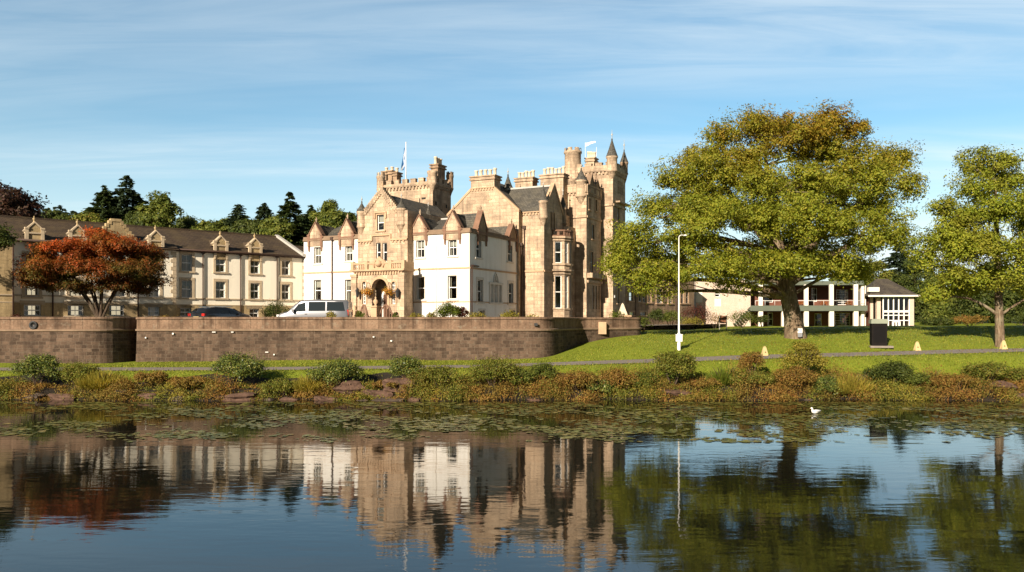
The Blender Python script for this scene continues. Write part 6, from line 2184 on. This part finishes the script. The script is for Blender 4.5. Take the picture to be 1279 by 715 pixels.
    bush(nm, lab, 'shrub', px, yt, w_, leaf, D_, None, None, sz * .9, int(n * 1.9), kd, BK, min(1.1, w_ * .041 * .5))

TB = 'plants behind the terrace wall'
for nm, lab, px, yt, w_, leaf, D_, n in (
    ('clipped_bush', 'dome-shaped green bush behind the wall under the white block windows', 560, 373.5, 34, L_GREENB, 57.5, 3200),
    ('red_bush', 'small dark red bush against the right side of the dome-shaped green one', 577, 379, 22, L_PURP, 57.8, 1600),
    ('dark_bush', 'dark green bush behind the wall at the nose of the minibus', 345, 374, 38, L_DARK, 63.5, 3000),
    ('low_plant', 'low yellow-green plant on the wall top right of the porch', 520, 389, 26, L_STRAW, 53.6, 900),
    ('low_plant', 'low yellow-green plant on the wall top left of the dome bush', 538, 387.5, 18, L_STRAW, 53.6, 800),
    ('low_plant', 'low yellow-green plant on the wall top below the white block corner', 596, 389, 30, L_STRAW, 53.6, 1000),
    ('low_plant', 'low yellow-green plant on the wall top below the white flank wall', 634, 388, 34, L_STRAW, 53.6, 1200),
    ('low_plant', 'low plant on the wall top right of the flank-wall plant', 663, 391, 26, L_STRAW, 53.6, 700),
    ('small_plant', 'small yellow-green plant in front of the minibus', 414, 386.5, 16, L_STRAW, 53.4, 700),
    ('small_plant', 'small green plant by the left stair pier of the porch', 449, 387, 16, L_GREENB, 60, 600),
    ('small_plant', 'small upright plant by the right end of the porch steps', 494, 388, 8, L_MID, 62, 400),
    ('red_plant', 'low red-leaved plant on the wall top left of the dark car', 208, 393, 44, L_RUST, 53.6, 900),
    ('dark_plant', 'low dark shrub behind the wall at the far left', 20, 391, 22, L_PURP, 52.5, 700),
    ('fern', 'bright green fern around the stone pyramid finial', 772, 386, 24, L_GREENB, 62.4, 900),
    ('dark_bush', 'dark shrub on the lawn edge left of the white bench', 803, 394, 22, L_MID, 66.5, 1400)):
    x = (px - CX) / FPX * D_
    z = TER if px < 790 else gz(x, D_)
    bush(nm, lab, 'plant', px, yt, w_, leaf, None, None, Vector((x, D_, z)), .055, n, 'dome', TB)
GB = 'garden shrubs by the service wing'
for nm, lab, px, yt, w_, leaf, D_, n in (
    ('dark_conical_shrub', 'dark upright shrub behind the white bench', 819, 380, 24, L_DARK, 80, 2200),
    ('green_shrub', 'leafy green shrub right of the white bench, left of the lamp post', 838, 384, 30, L_MID, 80, 2200),
    ('maroon_shrub', 'tall maroon shrub in front of the pale modern wall', 868, 377, 40, L_PURP, 94, 2600),
    ('yellow_shrub', 'low bright yellow shrub at the foot of the maroon one', 864, 395, 28, L_STRAW, 90, 1400),
    ('rust_shrub', 'airy reddish shrub under the small window of the pale modern wall', 893, 388, 34, L_RUST, 96, 1200),
    ('green_shrub', 'spreading green shrub beside the outside stair of the modern wing', 927, 387, 40, L_MID, 97, 2000),
    ('dark_round_shrub', 'dark round clipped shrub at the foot of the balcony', 952, 392, 17, L_DARK, 97, 1800)):
    bush(nm, lab, 'shrub', px, yt, w_, leaf, D_, None, None, .065, n, 'dome', GB)
for px, yt, w_, leaf, lab in ((1168, 396, 50, L_DARK, 'dark green hedge bush right of the pavilion at the lawn edge'), (1212, 394, 60, L_RUST, 'reddish hedge bush left of the right-hand trunk at the lawn edge'), (1275, 394, 60, L_DARK, 'dark hedge bush right of the right-hand trunk at the lawn edge')):
    bush('hedge_bush', lab, 'shrub', px, yt, w_, leaf, 92, None, None, .09, 2600, 'dome', 'hedge at the far lawn edge', 1.5)
# flowers on the modern balcony and the porch baskets
for px, py, lab in ((1000, 376, 'orange flowers in a pot on the balcony left of the middle column'), (1029, 377, 'pot of orange flowers on the balcony between two columns'), (1060, 379, 'orange flowers on the balcony beside the last column')):
    a_ = Q.A(px, bF + .6); w0 = world_of(Q, a_, bF + .6, zb1 - .25)
    r_ = empty('flower_pot', w0); tag(r_, lab, 'flower pot', 'flower pots on the balcony')
    m = MB(); m.lathe((0, 0, 0), [(0, 0), (.18, 0), (.26, .4), (.29, .42), (.24, .42)], 10); m.build('pot', REDSTONE, r_)
    P, U, V = clump_leaves(np.array([[0, 0, .62], [.2, 0, .55], [-.2, 0, .56]]), np.array([[.3, .3, .25]] * 3), 140, .05); quad_mesh('flowers', P, U, V, L_ORANGE, r_)
for px, py, lab in ((458.5, 364, 'hanging basket of orange flowers left of the porch arch'), (485, 364, 'fuller hanging basket of yellow flowers right of the porch arch')):
    a_ = A_(px, bP - .5); w0 = world_of(H, a_, bP - .5, Z_(py, a_, bP - .5))
    r_ = empty('hanging_basket', w0); tag(r_, lab, 'flower basket', 'hanging baskets on the porch')
    m = MB(); m.lathe((0, 0, 0), [(0, -.32), (.16, -.26), (.25, -.1), (.27, 0)], 12); m.build('basket', PIPE, r_)
    m = MB()
    for k in range(3):
        a = 2.1 * k; m.tube([(.25 * math.cos(a), .25 * math.sin(a), 0), (0, 0, .7)], .01, 4)
    m.tube([(0, 0, .7), (0, .5, .75)], .02, 5); m.build('chain', IRON, r_)
    P, U, V = clump_leaves(np.array([[0, 0, .05], [.25, 0, -.05], [-.25, -.05, -.02], [0, -.25, -.05]]), np.array([[.34, .32, .28]] * 4), 170, .05); quad_mesh('flowers', P, U, V, L_FLOW, r_)

SOILSHADE = mat_plain('shade_darkened_soil', (.022, .016, .010), .95, .5, 1.5, .8)  # bank soil painted near-black to stand for the shade along the waterline
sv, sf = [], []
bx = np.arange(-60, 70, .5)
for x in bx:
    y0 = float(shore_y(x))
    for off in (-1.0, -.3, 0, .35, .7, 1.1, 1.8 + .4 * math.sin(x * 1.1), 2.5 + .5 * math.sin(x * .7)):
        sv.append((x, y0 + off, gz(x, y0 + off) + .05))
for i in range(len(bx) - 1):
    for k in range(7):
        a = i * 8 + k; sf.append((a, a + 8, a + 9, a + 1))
m = MB(); m.add(sv, sf, 0, None, True); tag(m.build('bank', SOILSHADE), kind='structure')

# ------------------------------------------------------------------ undergrowth, rocks, lily pads, fallen leaves
nC = 4600
xs_ = RG.uniform(-31, 31, nC); sy = shore_y(xs_)
dens = np.where(xs_ > -5.5, 1.0, .5)
keep = RG.random(nC) < dens
for bpx, bw, bk in BUSHPX:
    bxx = (bpx - CX) / FPX * 41.2
    keep &= ~((np.abs(xs_ - bxx) < bw * .041 * (.40 if bk == 'dome' else .2)) & (RG.random(nC) < .5))
xs_ = xs_[keep]; sy = sy[keep]
yy = sy - .12 + RG.uniform(0, 1, len(xs_)) ** 1.5 * np.where(xs_ > -5, 2.5, 1.6)
zz = ground_h(xs_, yy)
hump = .5 + .28 * np.sin(xs_ * 1.15 + .6) + .22 * np.sin(xs_ * 2.6 + 2.1)
hgt = (.16 + .95 * np.clip(hump, 0, 1) ** 1.6) * RG.uniform(.55, 1.15, len(xs_)) * np.where(xs_ > -5, 1.0, .72)
bands = (np.where(xs_ < -5, .6, .75) + np.sin(xs_ * .53 + 1) + np.sin(xs_ * 1.37 + 3) + RG.normal(0, .7, len(xs_)))
for nm, lf, sel in (('bracken_undergrowth', L_RUST, bands > .35), ('green_undergrowth', L_OLIVE, (bands <= .35) & (bands > -.9)), ('straw_undergrowth', L_STRAW, bands <= -.9)):
    C = np.stack([xs_, yy, zz + hgt * .55], 1)[sel]; hs_ = hgt[sel]
    q = np.stack([RG.uniform(.25, .5, len(C)), RG.uniform(.25, .45, len(C)), hs_ * .75], 1)
    P, U, V = clump_leaves(C, q, 90, .046, .4, .2, .5)
    nb = len(C) * 3
    ci = RG.integers(0, len(C), nb)
    bp = C[ci] + np.stack([RG.normal(0, .3, nb), RG.normal(0, .25, nb), np.zeros(nb)], 1)
    gzv = ground_h(bp[:, 0], bp[:, 1])
    L = hs_[ci][:, None] * RG.uniform(.6, 1.5, (nb, 1))
    ud = np.array([0, 0, 1.0]) + RG.normal(0, .28, (nb, 3)); ud /= np.linalg.norm(ud, axis=1, keepdims=True)
    bp[:, 2] = gzv; bp = bp + ud * L * .5
    Vv = np.cross(ud, rand_dirs(nb)); Vv /= np.linalg.norm(Vv, axis=1, keepdims=True)
    o = quad_mesh(nm, np.concatenate([P, bp]), np.concatenate([U, ud * L * .5]), np.concatenate([V, Vv * RG.uniform(.008, .02, (nb, 1))]), lf)
    tag(o, {'bracken_undergrowth': 'rusty bracken and low growth along the water edge', 'green_undergrowth': 'olive green low growth along the water edge', 'straw_undergrowth': 'pale straw-coloured grass growth along the water edge'}[nm], 'undergrowth', None, 'stuff')

ROCK = mat_plain('red_brown_rock', (.105, .062, .043), .92, .5, 2.2, 1.0, 0, .15, 9.0)
ROCKG = mat_plain('grey_brown_rock', (.085, .064, .048), .92, .5, 2.2, 1.0, 0, .15, 9.0)


def rock(label, px, D_, w_, h_, d_, mat, group, zoff=0):
    x = (px - CX) / FPX * D_
    h_ *= .85
    n, k = 16, 10
    vs = []; ph = RG.uniform(0, 6.28, 6)
    for j in range(k + 1):
        th = math.pi * j / k
        for i in range(n):
            a = 2 * math.pi * i / n
            d = np.array([math.sin(th) * math.cos(a), math.sin(th) * math.sin(a), math.cos(th)])
            d = np.sign(d) * np.abs(d) ** .75
            f = 1 + .13 * math.sin(3 * d[0] + ph[0]) + .12 * math.sin(4 * d[1] + ph[1] + d[0]) + .12 * math.sin(5 * d[2] + ph[2]) + RG.normal(0, .05)
            vs.append((d[0] * w_ / 2 * f, d[1] * d_ / 2 * f, d[2] * h_ / 2 * f + h_ * .32))
    fs = [(j * n + i, (j + 1) * n + i, (j + 1) * n + (i + 1) % n, j * n + (i + 1) % n) for j in range(k) for i in range(n)]
    m_ = MB(); m_.add(vs, fs, 0, None, False)
    o = m_.build('boulder', mat, None, (x, D_, max(gz(x, D_), -.08) - .06 + zoff)); o.rotation_euler = (RG.uniform(-.1, .1), RG.uniform(-.1, .1), RG.uniform(-.4, .4))
    tag(o, label, 'rock', group)
    return o


for lab, px, D_, w_, h_, mt in (
    ('grey boulder at the waterline below the far-left dark bush', 42, 40.4, .9, .45, ROCKG), ('brown boulder at the waterline just left of the tall grass clump', 78, 40.4, 1.3, .62, ROCK), ('small boulder at the waterline at the foot of the tall grass clump', 150, 40.1, .8, .34, ROCKG),
    ('squat boulder at the waterline below the small rusty shrub', 183, 40.2, .9, .45, ROCK), ('boulder at the waterline under the low wide rusty shrub', 222, 40.0, .8, .35, ROCKG), ('long flat slab at the waterline below the big round bush', 296, 40.2, 2.1, .50, ROCK), ('block at the waterline right of the long flat slab', 331, 40.2, .8, .36, ROCKG),
    ('boulder at the waterline under the straw-coloured shrub', 362, 40.2, .8, .38, ROCK), ('flat boulder at the waterline under the yellow grass clump below the minibus', 408, 40.1, 1.1, .42, ROCK), ('big reddish boulder on the bank right of the minibus bush', 437, 40.7, 1.5, .75, ROCK), ('low rock at the waterline in front of the big reddish boulder', 448, 39.9, .8, .26, ROCKG),
    ('reddish boulder on the bank left of the neat round bush', 470, 40.6, 1.4, .66, ROCK), ('large red-brown rock face below the neat round bush', 499, 40.9, 1.8, .9, ROCK), ('long low slab at the waterline below the red-brown rock face', 484, 39.9, 1.6, .3, ROCKG), ('small rock at the waterline left of the feathery olive shrub', 520, 40.0, 1.0, .3, ROCK),
    ('rock half hidden under the large olive shrub at the water', 600, 40.0, .9, .28, ROCKG), ('rock at the waterline below the upright green shrub', 668, 40.0, .8, .26, ROCK), ('rock at the waterline below the tall lamp-post bush', 846, 40.1, 1.3, .4, ROCK), ('rock at the waterline below the golden bush', 1010, 40.0, .8, .26, ROCKG), ('reddish boulder at the waterline near the right edge', 1254, 40.4, 1.3, .65, ROCK), ('flat rock at the waterline right at the right edge', 1276, 40.0, 1.0, .4, ROCK)):
    rock(lab, px, D_, w_, h_, w_ * .6, mt, 'boulders along the waterline')

PAD = mat_leaf('lily_pad_leaves', [(.080, .095, .022), (.13, .14, .030), (.18, .17, .045), (.20, .15, .04)], .05, None, .35)
nP = 26000
px_r = RG.uniform(-60, 1340, nP); py_r = 503 + 50 * RG.random(nP) ** 1.15
Dp = CAMZ * FPX / (py_r - HY); Xp = (px_r - CX) / FPX * Dp
cl_ = np.sin(Xp * .35 + Dp * .9) + np.sin(Xp * .9 - Dp * .55 + 2) + .8 * np.sin(Xp * 1.9 + Dp * 1.7) + .6 * np.sin(Dp * 2.4 + Xp * .2)
lim = np.interp(px_r, [0, 150, 340, 860, 1100, 1279], [1.0, .7, .0, -.2, .1, .2]) + np.interp(py_r, [503, 530, 545, 553], [.0, .2, .9, 2.2])
kp = (cl_ + RG.normal(0, .9, nP) > lim) & (Dp < 39.6)
Xp, Dp = Xp[kp], Dp[kp]
m = MB(); ang = np.linspace(.25, 2 * math.pi - .25, 8)
for x, y in zip(Xp, Dp):
    r_ = .035 + .12 * RG.random() ** 1.6; a0 = RG.uniform(0, 6.28); tx, ty = RG.normal(0, .07, 2)
    vs = [(x, y, .012)] + [(x + r_ * math.cos(a + a0), y + r_ * math.sin(a + a0), .014 + max(0, r_ * (tx * math.cos(a + a0) + ty * math.sin(a + a0)))) for a in ang]
    m.add(vs, [(0, i, i + 1) for i in range(1, 8)])
tag(m.build('lily_pads', PAD), 'floating water lily pads in loose rafts along the shore', 'lily pads', None, 'stuff')

L_LAWN = mat_leaf('lawn_blades', [(.11, .155, .014), (.175, .21, .018), (.26, .27, .028), (.31, .28, .05)], .3)
nB = 110000
gx = RG.uniform(-29, 40, nB); gy = 42.2 + RG.random(nB) ** 1.4 * 22
ok = (np.abs(gy - path_y(gx)) > path_w(gx) - .03) & ~((gx < 3.0) & (gy > 51.7)) & ~((gx < -24) & (gy > 49.8)) & ~((gx < 10.5) & (gx > 2.9) & (gy > 52 + (gx - 2.9) * 1.2))
gx, gy = gx[ok], gy[ok]
L = RG.uniform(.02, .05, (len(gx), 1)) + .05 * RG.random((len(gx), 1)) ** 6
edge = np.exp(-((np.abs(gy - path_y(gx)) - path_w(gx)) / .15) ** 2)[:, None]
L = L * (1 + .8 * edge)
ud = np.array([0, 0, 1.0]) + RG.normal(0, .45, (len(gx), 3)); ud /= np.linalg.norm(ud, axis=1, keepdims=True)
P = np.stack([gx, gy, ground_h(gx, gy)], 1) + ud * L * .8
Vv = np.cross(ud, rand_dirs(len(gx))); Vv /= np.linalg.norm(Vv, axis=1, keepdims=True)
tag(quad_mesh('lawn_grass', P, ud * L, Vv * RG.uniform(.012, .03, (len(gx), 1)), L_LAWN), 'short tufted grass of the lawn and path edges', 'grass', None, 'stuff')

FALL = mat_leaf('fallen_leaf_litter', [(.22, .10, .02), (.28, .17, .03), (.20, .07, .02)], .1)
nF = 7000
fx = RG.uniform(3, 40, nF); fy = RG.uniform(43.5, 70, nF)
ix = np.exp(-((fx - ob.x) / 9) ** 2 - ((fy - ob.y) / 8) ** 2) + .7 * np.exp(-((fx - tb.x) / 7) ** 2 - ((fy - tb.y) / 6) ** 2) + .08
kp = RG.random(nF) < ix
fx, fy = fx[kp], fy[kp]
P = np.stack([fx, fy, ground_h(fx, fy) + .04], 1)
U, V = leaf_axes(np.array([0, 0, 1.0]) + RG.normal(0, .25, (len(P), 3)), .05)
tag(quad_mesh('fallen_leaves', P, U, V, FALL), 'scattered brown fallen leaves on the lawn under the trees', 'leaves', None, 'stuff')
